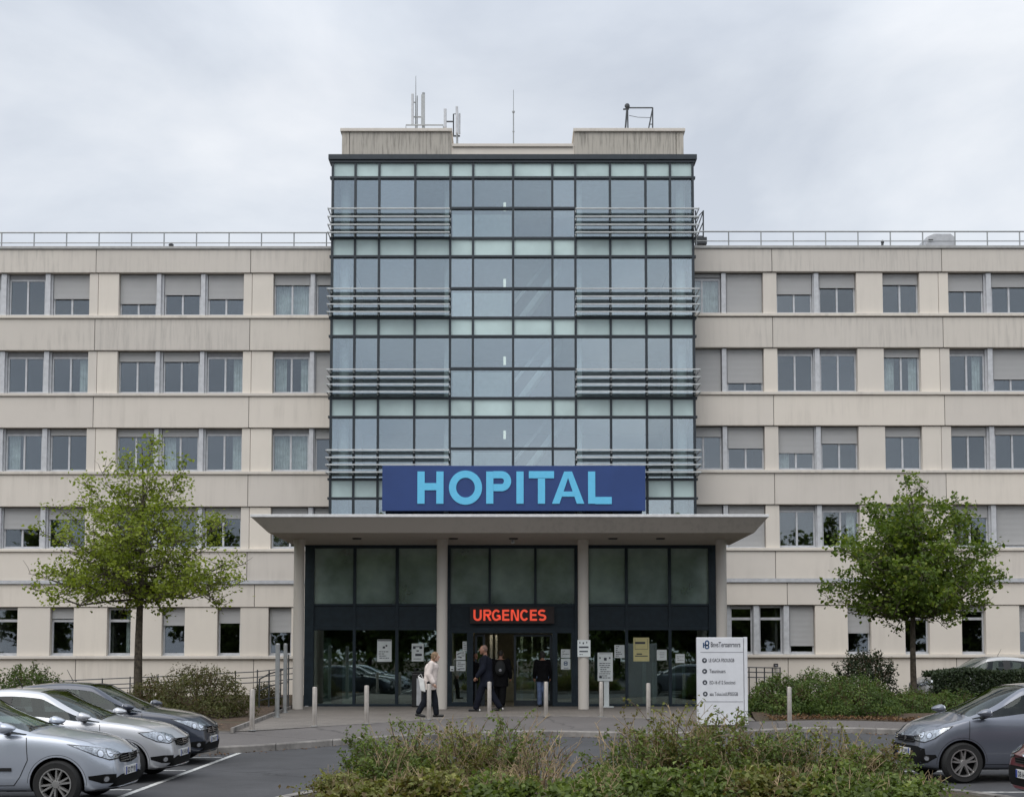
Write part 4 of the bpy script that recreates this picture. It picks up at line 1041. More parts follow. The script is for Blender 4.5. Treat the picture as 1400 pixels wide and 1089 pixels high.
def np_mesh(name, v, f, attr, mats, parent=None, local=True):
    me = bpy.data.meshes.new(name)
    me.vertices.add(len(v)); me.vertices.foreach_set('co', v.astype(np.float32).ravel())
    me.loops.add(f.size); me.loops.foreach_set('vertex_index', f.astype(np.int32).ravel())
    me.polygons.add(len(f)); me.polygons.foreach_set('loop_start', np.arange(0, f.size, f.shape[1], dtype=np.int32))
    me.polygons.foreach_set('loop_total', np.full(len(f), f.shape[1], dtype=np.int32)) if False else None
    if attr is not None:
        a = me.attributes.new('leaf', 'FLOAT', 'POINT'); a.data.foreach_set('value', attr.astype(np.float32))
    me.materials.append(mats); me.update(calc_edges=True); me.validate()
    return link(name, me, parent, local)

M['leaf_lime'] = leafmat('fresh lime leaves', (.115,.155,.014,1), (.225,.28,.032,1), (.36,.40,.07,1), .42)
M['leaf_maple'] = leafmat('mid green leaves', (.055,.095,.013,1), (.125,.185,.024,1), (.24,.27,.04,1), .4)
M['leaf_bush'] = leafmat('shrub leaves', (.036,.066,.014,1), (.085,.135,.024,1), (.17,.205,.05,1), .3)
M['leaf_street'] = leafmat('street tree leaves', (.06,.085,.022,1), (.12,.16,.04,1), (.20,.24,.07,1), .55)
M['leaf_brown'] = leafmat('bronze shrub leaves', (.062,.040,.014,1), (.075,.088,.020,1), (.15,.115,.035,1), .3)
M['leaf_dark'] = leafmat('dark hedge leaves', (.012,.022,.009,1), (.025,.042,.014,1), (.06,.075,.028,1), .15)
M['leaf_front'] = leafmat('bramble leaves', (.11,.075,.028,1), (.15,.17,.04,1), (.36,.35,.12,1), .35)
M['leaf_front_green'] = leafmat('green bramble leaves', (.05,.07,.016,1), (.12,.17,.035,1), (.26,.31,.09,1), .35)
M['leaf_litter'] = leafmat('fallen leaves', (.07,.035,.018,1), (.16,.085,.04,1), (.26,.16,.08,1), .1, .9)

def interp_env(env): 
    hs = [e[0] for e in env]; rs = [e[1] for e in env]
    return lambda h: float(np.interp(h, hs, rs, left=0, right=0))
def tree(name, label, cat, base, H, env, trunk_r, trunk_top, leaf, nl, lsize, seed, up=.9, asym=0.0, gap=.15, group=None):
    """trunk with a leader and limbs; leaves sit in clumps along the twigs inside the crown outline env (height, radius)"""
    rnd = np.random.default_rng(seed); T = thing(name, label, cat, base, group=group)
    E = interp_env(env); h0 = env[0][0]
    tr = MB(); pts = []; rr = []
    for i in range(12):
        t = i/11; z = H*.94*t
        pts.append((.10*math.sin(t*5+seed)*t, .08*math.sin(t*4+seed*2)*t, z)); rr.append(max(.012, trunk_r*(1-t)**.8 + (.06 if i == 0 else 0)))
    tr.tube(pts, rr, 10)
    cl = []; limbs = MB()
    zl = trunk_top; k = 0
    nlimb = 74
    hs = np.linspace(h0, H, 80); cw = np.array([E(q)**1.05 for q in hs]); cdf = np.cumsum(cw)/cw.sum()
    for k in range(nlimb):
        t = (k+.5)/nlimb; zt = float(np.interp(min(.999, max(.001, t+rnd.normal()*.02)), cdf, hs)); 
        rise = (.25+.30*rnd.random())*up
        z0 = max(trunk_top-.05+.35*rnd.random(), min(H*.86, zt-(zt-trunk_top)*rise)) if zt > trunk_top+.3 else trunk_top+.15+.5*rnd.random()
        ang = k*2.399 + rnd.normal()*.25
        c, s = math.cos(ang), math.sin(ang)
        # aim at a point on the outline higher up
        r = E(zt)*(.45+.60*rnd.random()**.6)*(1+asym*c)
        if r < .12: continue
        a = Vector((np.interp(z0, [p[2] for p in pts], [p[0] for p in pts]), 0, z0)); e = Vector((c*r, s*r, zt))
        mid = a.lerp(e, .5) + Vector((0,0,(-.10 if zt > z0 else .25)*r)) + Vector(rnd.normal(size=3))*.06
        br = [a, a.lerp(mid, .55)+Vector(rnd.normal(size=3))*.03, mid, mid.lerp(e, .55)+Vector(rnd.normal(size=3))*.04, e]
        r0 = max(.011, trunk_r*.34*(1-t)**.7)
        limbs.tube(br, [r0, r0*.75, r0*.55, r0*.35, .006], 6)
        L_ = (e-a).length
        nt = int(5 + L_*6)
        for q in range(nt):
            u = .22 + .78*(q+rnd.random())/nt; j = min(3, int(u*4)); p = br[j].lerp(br[j+1], u*4-j)
            d = Vector(rnd.normal(size=3)); d.z = abs(d.z)*.6+.1; d.normalize()
            tip = p + d*(.25+.5*rnd.random())*(.5+.5*L_/2.5)*min(1.0, .45+.5*E(p.z))
            rad = math.hypot(tip.x, tip.y); lim = E(tip.z)*(1.08+.12*rnd.random())*(1+asym*tip.x/max(.01, rad))
            if rad > lim: tip.x *= lim/rad; tip.y *= lim/rad
            limbs.tube([p, p.lerp(tip, .5)+Vector(rnd.normal(size=3))*.02, tip], [.009, .006, .003], 4, cap=False)
            if rnd.random() > gap: cl.append((p.lerp(tip, .6), tip))
    ly = []; 
    per = max(4, nl//max(1, len(cl)))
    P0, NN = [], []; V = []
    for p, tip in cl:
        n = max(2, int(per*(.4+1.2*rnd.random())))
        u = rnd.random(n)[:,None]; q = np.array(p)*(1-u)+np.array(tip)*u + rnd.normal(size=(n,3))*np.array([.13,.13,.10])
        P0.append(q); NN.append(rnd.normal(size=(n,3))*.7+np.array([0,-.25,.75])); V.append(np.clip(rnd.normal(.42+rnd.normal()*.12, .2, n),0,1))
    P0, NN, V = np.concatenate(P0), np.concatenate(NN), np.concatenate(V)
    v, f, a = leaf_mesh(P0, NN, lsize*(.65+.7*rnd.random(len(P0))), rnd, .75, .2, V)
    limbs_o = None
    tr.v += []
    b = len(tr.v); tr.v += limbs.v; tr.f += [tuple(i+b for i in q) for q in limbs.f]; tr.m += [0]*len(limbs.f)
    tr.build('trunk', M['bark'], T, local=True, smooth=True)
    np_mesh('crown', v, f, a, M[leaf], T)
    return T
# left tree: photo outline turned into metres at its distance
def env_from_px(rows, Y, zb): return sorted((PZ(py, Y)-zb, w/ (F/ (Y*(CP - 0*SP))) ) for py, w in rows)
YL = 38.0; zb = ZG+.05
env = env_from_px([(846,60),(836,120),(820,140),(800,150),(785,156),(765,152),(740,144),(715,132),(690,112),(665,92),(645,72),(625,52),(608,32),(594,12),(586,2)], YL, zb)
tree('young_tree', 'tall sparse pale-green tree with a narrow pointed crown behind the parked silver cars', 'tree', (P(189,940,YL).x, YL, zb), PZ(588,YL)-zb, env, .135, PZ(832,YL)-zb, 'leaf_lime', 18500, .10, 11, asym=.03, gap=.32)
YR2 = 40.5
env = env_from_px([(868,22),(858,60),(846,90),(830,112),(810,120),(790,122),(765,124),(740,108),(715,94),(695,76),(680,58),(666,42),(657,18),(652,4)], YR2, zb)
tree('round_tree', 'broad round dark-green tree on a bare trunk in front of the right wing', 'tree', (P(1250,950,YR2).x, YR2, zb), PZ(653,YR2)-zb, env, .105, PZ(850,YR2)-zb, 'leaf_maple', 21000, .125, 23, up=1.15, gap=.28)

def bush(name, label, base, rx, ry, h, leaf, n, lsize, seed, twigs=30, boxy=False, sprig=.25, group=None, lean=(0,0)):
    rnd = np.random.default_rng(seed); T = thing(name, label, 'shrub' if not boxy else 'hedge', base, group=group)
    ph = rnd.random(8)*6.28
    st = MB()
    if boxy:
        u = rnd.random((n,3)); q = np.empty((n,3)); face = rnd.random(n)
        q[:,0] = (u[:,0]*2-1)*rx; q[:,1] = (u[:,1]*2-1)*ry; q[:,2] = u[:,2]*h
        fr = face < .55; q[fr,1] = -ry + np.abs(rnd.normal(size=fr.sum()))*.07-.04
        tp_ = (face >= .55) & (face < .85); q[tp_,2] = h - np.abs(rnd.normal(size=tp_.sum()))*.05
        q[:,2] += .04*np.sin(q[:,0]*3+ph[0])*(q[:,2]/h)
        nn = rnd.normal(size=(n,3))*.6; nn[:,1] -= .6; nn[:,2] += .5
        for k in range(8):
            x = -rx+2*rx*(k+.5)/8; st.tube([(x,0,0),(x+rnd.normal()*.05,rnd.normal()*.1,h*.8)], [.03,.015], 5)
    else:
        d = rnd.normal(size=(n,3)); d[:,2] = np.abs(d[:,2])*1.15-.22; d /= np.linalg.norm(d, axis=1)[:,None]
        th = np.arctan2(d[:,1], d[:,0]); 
        lump = 1 + .10*np.sin(3*th+ph[0]+d[:,2]*3) + .09*np.sin(5*th+ph[1]-d[:,2]*5) + .07*np.sin(9*th+ph[2]+d[:,2]*9)
        # several lobes make the outline uneven
        rad = (1-np.abs(rnd.normal(size=n))*.16)*lump
        q = d*rad[:,None]*np.array([rx,ry,h*.92]); q[:,2] = np.maximum(q[:,2], .02+rnd.random(n)*.25*h)
        nn = d + rnd.normal(size=(n,3))*.6 + np.array([0,0,.35])
        for k in range(26):
            a = rnd.random()*6.28; e = rnd.random()**.5
            st.tube([(rnd.normal()*.1,rnd.normal()*.1,0),(math.cos(a)*rx*e*.5,math.sin(a)*ry*e*.5,h*.45),(math.cos(a)*rx*e*.85,math.sin(a)*ry*e*.85,h*(.92-.4*e*e))], [.018,.012,.005], 5, cap=False)
    P0, NN = [q], [nn]; 
    for k in range(twigs):
        if boxy: s0 = Vector(((rnd.random()*2-1)*rx, (rnd.random()*2-1)*ry, h*.95)); dd = Vector((rnd.normal()*.3, rnd.normal()*.3, 1)).normalized()
        else:
            a = rnd.random()*6.28; e = rnd.random()**.6
            s0 = Vector((math.cos(a)*rx*e*.8, math.sin(a)*ry*e*.8, h*(.86-.42*e*e))); dd = Vector((math.cos(a)*.5*e+rnd.normal()*.25, math.sin(a)*.5*e+rnd.normal()*.25, 1)).normalized()
        ln = sprig*(.4+.9*rnd.random())
        st.tube([s0-dd*.2, s0+dd*ln*.5+Vector(rnd.normal(size=3))*.02, s0+dd*ln], [.006,.005,.003], 4, cap=False)
        c = int(ln/.035)+3
        for j in range(c):
            u = (j+.5)/c; P0.append((np.array(s0+dd*ln*u) + rnd.normal(size=3)*.025)[None]); NN.append((rnd.normal(size=3)+np.array([0,-.3,.5]))[None])
    P0, NN = np.concatenate(P0), np.concatenate(NN)
    cl = .5+.35*np.sin(P0[:,0]*4+ph[3])*np.sin(P0[:,2]*5+ph[4]+P0[:,1]*3)
    V = np.clip(rnd.normal(0,.18,len(P0))+.15+.55*cl, 0, 1)
    v, f, a = leaf_mesh(P0, NN, lsize*(.6+.8*rnd.random(len(P0))), rnd, .6, .25, V)
    st.build('stems', M['twig'], T, local=True, fix=False)
    np_mesh('foliage', v, f, a, M[leaf], T)
    return T
def at(px, Y, z=ZG+.03): return (P(px, 950, Y).x, Y, z)
def hpx(py, Y, z=ZG+.03): return PZ(py, Y)-z
# left bed
bush('shrub', 'broad bronze-brown shrub beside the paving, left of the tall steel posts', at(272,34.2), 1.35, 1.2, hpx(909,34.2), 'leaf_brown', 9500, .062, 31, 70, sprig=.22)
bush('shrub', 'low brown shrub at the foot of the tall pale-green tree', at(208,35.3), .75, .8, hpx(925,35.3), 'leaf_brown', 3200, .06, 32, 40, sprig=.2)
bush('shrub', 'green bushy shrub showing over the roofs of the parked silver cars', at(40,38.5), 1.25, .9, hpx(911,38.5), 'leaf_bush', 5200, .075, 33, 60, sprig=.3)
bush('shrub', 'small brown shrub behind the low railing beside the tall steel posts', at(362,42.0), .55, .5, hpx(932,42), 'leaf_brown', 1800, .06, 34, 20, sprig=.12)
bush('shrub', 'low green shrub behind the dark blue car', at(118,36.5), 1.0, .7, hpx(936,36.5), 'leaf_bush', 2600, .07, 35, 20, sprig=.15)
# right bed
bush('shrub', 'bright green rounded shrub beside the white totem', at(1066,36.2), .95, .9, hpx(921,36.2), 'leaf_bush', 5600, .068, 41, 60, sprig=.2)
bush('shrub', 'wide mid-green shrub behind the lone bollard', at(1118,37.0), 1.15, 1.0, hpx(916,37.0), 'leaf_bush', 6500, .068, 42, 60, sprig=.25)
bush('shrub', 'yellowish-green dome-shaped shrub, middle of the right bed', at(1172,35.2), 1.15, 1.0, hpx(921,35.2), 'leaf_bush', 7500, .06, 43, 50, sprig=.15)
bush('shrub', 'tall loose dark shrub rising behind the yellowish-green shrub', at(1183,40.0), 1.05, .9, hpx(893,40.0), 'leaf_dark', 4200, .085, 44, 90, sprig=.45)
bush('shrub', 'low green shrub around the foot of the round dark-green tree', at(1243,36.0), 1.0, .9, hpx(943,36.0), 'leaf_bush', 4600, .062, 45, 50, sprig=.2)
bush('shrub', 'low shrub partly hidden by the bonnet of the grey hatchback', at(1300,36.6), .95, .8, hpx(945,36.6), 'leaf_bush', 3600, .062, 46, 40, sprig=.2)
bush('clipped_hedge', 'dark clipped hedge in front of the half hidden parked car', at(1368,38.2), 2.1, .55, hpx(916.5,38.2), 'leaf_dark', 26000, .08, 47, 30, True, .08)
# leaf litter along the bed edges
rnd = np.random.default_rng(5); n = 3800
x = np.concatenate([rnd.uniform(6.6,14,n//2), rnd.uniform(-14,-6.6,n-n//2)])
y = np.array([YE(q) for q in x]) + np.abs(rnd.normal(size=n))*.5+.05
gx = rnd.uniform(-9,10,420); gy = np.array([YK(q) for q in gx])-np.abs(rnd.normal(size=420))*.35-.02
v, f, a = leaf_mesh(np.stack([x,y,np.full(n,ZG+.02)+rnd.random(n)*.04+np.minimum(1,(y-np.array([YE(q) for q in x]))/2.2)*.1],1), rnd.normal(size=(n,3))*.35+np.array([0,0,1]), .07*(.6+.8*rnd.random(n)), rnd)
v2, f2, a2 = leaf_mesh(np.stack([gx,gy,np.full(420,.012)],1), rnd.normal(size=(420,3))*.3+np.array([0,0,1]), .06*(.5+.8*rnd.random(420)), rnd)
f = np.concatenate([f, f2+len(v)]); v = np.concatenate([v, v2]); a = np.concatenate([a, a2])
o = np_mesh('leaf_litter', v, f, a, M['leaf_litter']); o['kind'] = 'stuff'

# ---- rough shrubs in front of the camera: arching stems with leaves, bare twigs and straw between
def bramble(label, base, w, h, ns, seed, leafy=1.0, dry=.35, lsize=.052):
    rnd = np.random.default_rng(seed); T = thing('bramble_bush', label, 'shrub', base, group='rough shrubs in the island bed')
    st, dr = MB(), MB(); P0, NN, V = [], [], []
    for k in range(ns):
        a = rnd.random()*6.28; e = rnd.random()**.6
        b = Vector((math.cos(a)*w*.45*e, math.sin(a)*.55*e, 0))
        L_ = h*(.36+.72*rnd.random())*(1-.2*e)
        d = Vector((math.cos(a)*(.25+.5*e)+rnd.normal()*.12, math.sin(a)*(.25+.3*e)+rnd.normal()*.12, 1)).normalized()
        bend = Vector((math.cos(a)*.35+rnd.normal()*.2, math.sin(a)*.3+rnd.normal()*.2, -.15))*L_*(.4+.5*rnd.random())
        pts = [b + d*L_*u + bend*u*u for u in (0,.25,.5,.75,1)]
        isdry = rnd.random() < dry
        (dr if isdry else st).tube(pts, [.007,.006,.005,.004,.0025] if isdry else [.009,.008,.006,.004,.003], 4, cap=False)
        segs = [(pts, 1.0)]
        for q in range(5 if not isdry else 3):                  # side shoots
            u = .3+.65*rnd.random(); j = min(3,int(u*4)); s0 = pts[j].lerp(pts[j+1], u*4-j)
            dd = (d*.5+Vector(rnd.normal(size=3))*.75+Vector((0,0,.35))).normalized(); ll = L_*(.14+.2*rnd.random())
            sp = [s0, s0+dd*ll*.5+Vector(rnd.normal(size=3))*.015, s0+dd*ll+Vector((0,0,-.02))]
            (dr if isdry else st).tube(sp, [.004,.0035,.002], 4, cap=False); segs.append((sp, ll/L_))
        if isdry and rnd.random() < .75: continue
        vb = rnd.normal(.42,.16)
        for sp, fr in segs:
            c = int((24 if fr == 1.0 else 14)*leafy*(.6+.8*rnd.random()))
            for j in range(c):
                u = (.28 if fr == 1.0 else .1)+(.72 if fr == 1.0 else .9)*rnd.random(); n_ = len(sp)-1; jj = min(n_-1,int(u*n_)); p = sp[jj].lerp(sp[jj+1], u*n_-jj)
                P0.append(np.array(p)+rnd.normal(size=3)*.022); NN.append(rnd.normal(size=3)*.7+np.array([0,-.35,.7])); V.append(vb+rnd.normal()*.17)
    for k in range(7):                                        # a few fresh shoots reach well above the rest
        a = rnd.random()*6.28; b = Vector((math.cos(a)*w*.42*rnd.random(), math.sin(a)*.4*rnd.random(), h*.5)); L_ = h*(.30+.27*rnd.random())
        d = Vector((rnd.normal()*.22, rnd.normal()*.2, 1)).normalized(); bd = Vector((rnd.normal()*.3, rnd.normal()*.2, -.1))*L_
        pts = [b+d*L_*u+bd*u*u for u in (0,.3,.6,.85,1)]; st.tube(pts, [.007,.006,.005,.004,.0025], 4, cap=False)
        if leafy < .5: continue
        for j in range(int(26*leafy)):
            u = .15+.85*rnd.random(); jj = min(3, int(u*4)); p = pts[jj].lerp(pts[jj+1], u*4-jj)
            P0.append(np.array(p)+rnd.normal(size=3)*.03); NN.append(rnd.normal(size=3)*.7+np.array([0,-.35,.7])); V.append(.55+rnd.normal()*.2)
    for k in range(int(10+22*dry)):                           # long dead stalks standing above the leaves
        a = rnd.random()*6.28; e = rnd.random()**.6; b = Vector((math.cos(a)*w*.5*e, math.sin(a)*.55*e, 0)); L_ = h*(.6+.5*rnd.random())
        d = Vector((rnd.normal()*.28, rnd.normal()*.28, 1)).normalized(); bd = Vector((rnd.normal()*.25, rnd.normal()*.2, -.05))*L_
        pts = [b+d*L_*u+bd*u*u for u in (0,.3,.6,.85,1)]
        dr.tube(pts, [.006,.0055,.005,.004,.003], 4, cap=False)
        for q in range(3):
            u = rnd.random()*.5+.45; j = min(3, int(u*4)); s0 = pts[j].lerp(pts[j+1], u*4-j); dr.tube([s0, s0+(d+Vector(rnd.normal(size=3))*.5)*.09], [.004,.002], 4, cap=False)
    P0, NN, V = np.array(P0), np.array(NN), np.clip(np.array(V),0,1)
    # low filler foliage close to the ground
    nf = int(900*leafy); q = rnd.normal(size=(nf,3))*np.array([w*.36,.45,1]); q[:,2] = np.abs(rnd.normal(size=nf))*h*.26+.03
    P0 = np.concatenate([P0,q]); NN = np.concatenate([NN, rnd.normal(size=(nf,3))*.6+np.array([0,-.3,.7])]); V = np.concatenate([V, np.clip(rnd.normal(.3,.2,nf),0,1)])
    v, f, a = leaf_mesh(P0, NN, lsize*(.5+.9*rnd.random(len(P0))), rnd, .66, .22, V)
    st.build('stems', M['twig'], T, local=True, fix=False); dr.build('dry_stalks', M['straw'], T, local=True, fix=False)  # the straw mesh holds bare dead stems and stalks, no leaves
    np_mesh('foliage', v, f, a, M['leaf_front_green' if seed % 3 else 'leaf_front'], T)
for i, (px, Y, w, top, lf, dry, lab) in enumerate((
    (474,17.6,.7,1056,.9,.3,'low leafy bramble at the tip of the island bed nearest the silver cars'),
    (535,18.2,.85,1012,1.0,.3,'leafy bramble clump in front of the kerb below the tall poster'),
    (562,18.9,.9,978,1.1,.25,'tall leafy bramble reaching up below the person in the white jacket'),
    (628,18.6,.9,982,.8,.4,'half dry bramble below the second canopy column'),
    (672,19.1,.95,972,.7,.45,'tall thin bramble shoots below the bald person in the suit'),
    (738,18.4,.7,1000,.08,.95,'mostly bare brown twiggy bush below the closed door leaf'),
    (690,17.6,.75,1056,.9,.4,'low green and straw bramble in front of the bare twiggy bush'),
    (818,17.7,.75,1048,.8,.5,'low leafy clump beside the bare twiggy bush, below the third column'),
    (868,18.7,.9,988,.9,.35,'reddish-tipped leafy bramble below the yellow poster'),
    (935,19.0,.9,955,1.2,.2,'tallest green bramble touching the lower corner of the white totem'),
    (1002,18.8,1.0,968,1.1,.25,'dense bramble directly in front of the white totem'),
    (1070,18.5,1.0,985,.9,.4,'straw-coloured bramble below the lone bollard'),
    (1135,18.6,1.0,990,.9,.4,'wispy bramble in front of the yellowish-green shrub'),
    (1180,18.3,.9,1014,1.0,.3,'bramble spreading towards the front of the grey hatchback'),
    (1240,17.6,.7,1062,1.0,.25,'last low bramble sprays before the wheel of the grey hatchback'))):
    z = .17; b = P(px, 1000, Y)
    bramble(lab, (b.x, Y, z), w, (PZ(top, Y)-z)*1.02, 52 if lf > .5 else 64, 60+i, lf, min(.85, dry*1.35))
for i, (px, Y, w, top, lf, dry, lab) in enumerate((
    (590,16.5,1.0,1052,1.1,.35,'broad-leaved low growth at the front of the island bed below the half dry bramble'),
    (880,16.5,1.0,1050,1.1,.3,'broad-leaved low growth at the front of the island bed below the yellow poster'),
    (960,16.6,1.0,1045,1.1,.3,'broad-leaved low growth at the front of the island bed below the totem'),
    (1045,16.5,1.0,1046,1.0,.45,'dry grassy low growth at the front of the island bed right of the totem'),
    (1125,16.5,1.0,1046,1.0,.45,'dry grassy low growth at the front of the island bed below the yellowish-green shrub'),
    (1195,16.6,.9,1060,1.0,.3,'low growth at the front end of the island bed beside the grey hatchback'),
    (512,16.6,.85,1068,1.1,.3,'broad-leaved low growth at the front tip of the island bed nearest the silver cars'),
    (668,16.4,.9,1058,.9,.45,'straw-mixed low growth at the front of the island bed below the bald person'),
    (800,16.3,.8,1066,.7,.5,'sparse dry low growth at the front of the island bed below the third column'))):
    b = P(px, 1000, Y); bramble(lab, (b.x, Y, .2), w, PZ(top, Y)-.2, 46, 90+i, lf, dry, .075)

# ---- trees across the road behind the camera: they show as reflections in the glass
src = []
for i, (x, y, h) in enumerate(((-24,-17,13),(-15.5,-20,15),(-8.5,-16,12.5),(-1.5,-19,14),(5,-16.5,12.5),(11.5,-19,14.5),(18.5,-17,13),(26,-18,14),
                               (-29,-25,15),(-20,-26,16),(-12,-25,15),(-5,-27,16),(2.5,-26,15.5),(9,-27,16.5),(15.5,-25,15),(23,-27,16),(31,-25,15),(-36,-18,14),(-44,-21,15),(-52,-18,14),(-61,-22,15),(-70,-19,14),(35,-18,14),(43,-21,15),(52,-18,14),(61,-22,15),(70,-19,14))):
    if i < 2:
        t = tree('street_tree', 'x', 'tree', (x,y,0), 14, [(1.2,1.6),(2.6,3.2),(5.5,4.4),(8,4.6),(10.5,3.8),(12.5,2.3),(14,.2)], .22, 2.0, 'leaf_street', 7000, .5, 70+i, group='trees along the road opposite the hospital'); src.append(t)
    else:
        s = src[i % 2]; t = s.copy(); COL.objects.link(t)
        for ch in s.children:
            c = ch.copy(); COL.objects.link(c); c.parent = t
        t.location = (x,y,0); t.rotation_euler = (0,0,i*1.3)
    t.scale = (h/14,)*3
    t['label'] = 'large leafy street tree in the rows along the road opposite the hospital'
bush('roadside_hedge', 'long clipped hedge along the road opposite the hospital', (0,-13,0), 75, .7, 1.9, 'leaf_street', 18000, .3, 99, 20, True, .1)
# ================================================================== CARS (local: nose towards +x, z up, wheels on z = 0)
def ip(x, tab): return float(np.interp(x, [t[0] for t in tab], [t[1] for t in tab]))
def smooth_ip(x, tab, h=.09): return sum(ip(x+h*k, tab)*w for k, w in ((-2,1),(-1,2),(0,3),(1,2),(2,1)))/9

def car(label, loc, rotz, paint_m, L_=4.25, Hh=1.47, W_=1.78, hatch=True, cat='car', name='parked_car', plate='BX 394 KD', light='long', grille='wing', wheel=7, strip=False, sx0=0.0, chromes=False):
    T = thing(name, label, cat, loc, rotz)
    xf, xr_ = L_/2, -L_/2
    hw = W_/2; k = L_/4.25; s = Hh/1.47
    cow = .98*k+sx0                      # base of the windscreen
    rf = -.02*k+sx0*.6                   # front edge of the roof
    belt = [(xr_,.92*s),(-1.2*k,.955*s),(.2*k,.94*s),(cow,.93*s),(1.45*k,.885*s),(1.85*k,.79*s),(xf-.1,.70*s),(xf,.64*s)]
    top = [(xr_,.84*s),(xr_+.10,1.02*s),(xr_+.42*k,1.31*s),(xr_+.75*k,1.40*s),(-.75*k,1.465*s),(-.40*k,1.47*s),(rf,1.425*s),(rf+.25*k,1.31*s),(cow-.12,1.035*s),(cow,.995*s),(1.35*k,.95*s),(1.75*k,.87*s),(xf-.16,.78*s),(xf-.05,.71*s),(xf,.655*s)]
    bot = [(xr_,.30),(xr_+.25,.22),(-1.2*k,.19),(1.2*k,.18),(xf-.25,.18),(xf,.23)]
    wid = [(xr_,.66*hw),(xr_+.05,.80*hw),(xr_+.15,.90*hw),(-1.3*k,.975*hw),(-.4*k,hw),(.6*k,hw),(1.3*k,.99*hw),(1.75*k,.95*hw),(xf-.18,.90*hw),(xf-.09,.83*hw),(xf-.03,.73*hw),(xf,.58*hw)]
    xs_ = [xr_, xr_+.05, xr_+.13, xr_+.25, xr_+.40*k, xr_+.58*k, -1.32*k, -1.12*k, -.9*k, -.66*k, -.58*k, -.50*k, -.3*k, rf-.04, rf+.02, rf+.22*k, rf+.42*k, rf+.62*k, cow-.20, cow-.06, cow+.05, cow+.25, 1.48*k, 1.68*k, 1.82*k, xf-.20, xf-.10, xf-.03, xf]
    xs_ = sorted(set(round(q, 4) for q in xs_))
    rows = []
    for x in xs_:
        zb, zl, zr, w = ip(x, bot), smooth_ip(x, belt), smooth_ip(x, top, .05), smooth_ip(x, wid, .06)
        zr = max(zr, zl+.012)
        cab = max(0.0, min(1.0, (zr-zl-.03)/.40))
        wr = w*(.905-.185*cab)
        zm = zb+(zl-zb)*.5
        ze = zl+.018+(zr-.055-zl-.018)*cab if cab > .02 else zl+(zr-zl)*.45
        pts = [(0,zb),(.80*w,zb),(.93*w,zb+.05),(.972*w,zb+(zl-zb)*.33),(w,zb+(zl-zb)*.68),(.972*w,zl-.06),(.945*w,zl),(.93*w,zl+.02*cab+.006*(1-cab)+.002),
               (wr,ze),(wr*.93,min(zr-.004,ze+.035*cab+.25*(zr-ze)*(1-cab))),(wr*.5,zr-.012),(0,zr)]
        out = []
        for y, z in pts:
            q = abs(y)/hw
            amt = 0
            if x > .9*k: amt = -.24*(x-.9*k)/(xf-.9*k)*q**2.0
            if x < xr_+.7: amt = .14*(xr_+.7-x)/.7*q**2.2
            nose = 0
            if x > xf-.35:
                u = (x-(xf-.35))/.35; hz_ = (z-.45)/.3
                nose = -.09*u*max(0,hz_)**1.3 - .10*u*max(0,-hz_-.25)**1.0
            if x < xr_+.3:
                u = (xr_+.3-x)/.3; nose = .05*u*max(0,(.42-z)/.2)
            out.append((x+amt+nose, y, z))
        rows.append(out)
    npt = len(rows[0]); bm = bmesh.new(); V = []
    for r in rows:
        right = [bm.verts.new(p) for p in r]; left = [right[0]] + [bm.verts.new((p[0],-p[1],p[2])) for p in r[1:-1]] + [right[-1]]
        V.append((right, left))
    BODY, GL, SIDE, REAR, UND = 0, 1, 2, 3, 4
    def mat_of(i, j):
        xm = (xs_[i]+xs_[i+1])/2
        if j == 7 and -1.60*k < xm < cow-.10: return SIDE if not (-.67*k < xm < -.49*k) else 5
        if j in (9, 10) and rf-.02 < xm < cow-.03: return GL
        if j in (9, 10) and xr_+.12 < xm < xr_+.50*k: return REAR
        if j == 0: return UND
        return BODY
    for i in range(len(rows)-1):
        for j in range(npt-1):
            for side in (0, 1):
                a, b = V[i][side], V[i+1][side]
                q = [a[j], b[j], b[j+1], a[j+1]]
                if side: q = q[::-1]
                u = []
                for w_ in q:
                    if w_ not in u: u.append(w_)
                try: f = bm.faces.new(u); f.material_index = mat_of(i, j); f.smooth = True
                except ValueError: pass
    for end in (0, -1):
        rgt, lft = V[end]
        for j in range(npt-1):
            u = []
            for w_ in [rgt[j], rgt[j+1], lft[j+1], lft[j]]:
                if w_ not in u: u.append(w_)
            try: f = bm.faces.new(u); f.smooth = True; f.material_index = UND if j == 0 else BODY
            except ValueError: pass
    bmesh.ops.recalc_face_normals(bm, faces=bm.faces)
    me = bpy.data.meshes.new('shell'); bm.to_mesh(me); bm.free()
    for q in range(7): me.materials.append(M['trim'])
    sh = bpy.data.objects.new('shell', me); COL.objects.link(sh)
    md = sh.modifiers.new('s', 'SUBSURF'); md.levels = 2; md.render_levels = 2
    wx = (1.32*k, -1.28*k); wrad = .308*s**.5; wy = hw-.115
    cut = MB()
    for x in wx:
        for sg in (1, -1): cut.lathe([(wrad+.042, -.22),(wrad+.042, .30)], 40, (x, sg*(hw-.08), wrad), 'y')
    co = cut.build('cut', M['trim'], None, local=True)
    co.data.materials.clear()
    for q in range(6): co.data.materials.append(M['trim'])
    co.data.materials.append(M['trim'])
    co.data.polygons.foreach_set('material_index', [6]*len(co.data.polygons))
    b = sh.modifiers.new('b', 'BOOLEAN'); b.operation = 'DIFFERENCE'; b.solver = 'EXACT'; b.object = co
    try: b.material_mode = 'INDEX'
    except Exception: pass
    bpy.context.view_layer.update(); dg = bpy.context.evaluated_depsgraph_get()
    full = bpy.data.meshes.new_from_object(sh.evaluated_get(dg))
    bpy.data.objects.remove(co); bpy.data.objects.remove(sh)
    bm = bmesh.new(); bm.from_mesh(full); bvh = BVHTree.FromBMesh(bm)
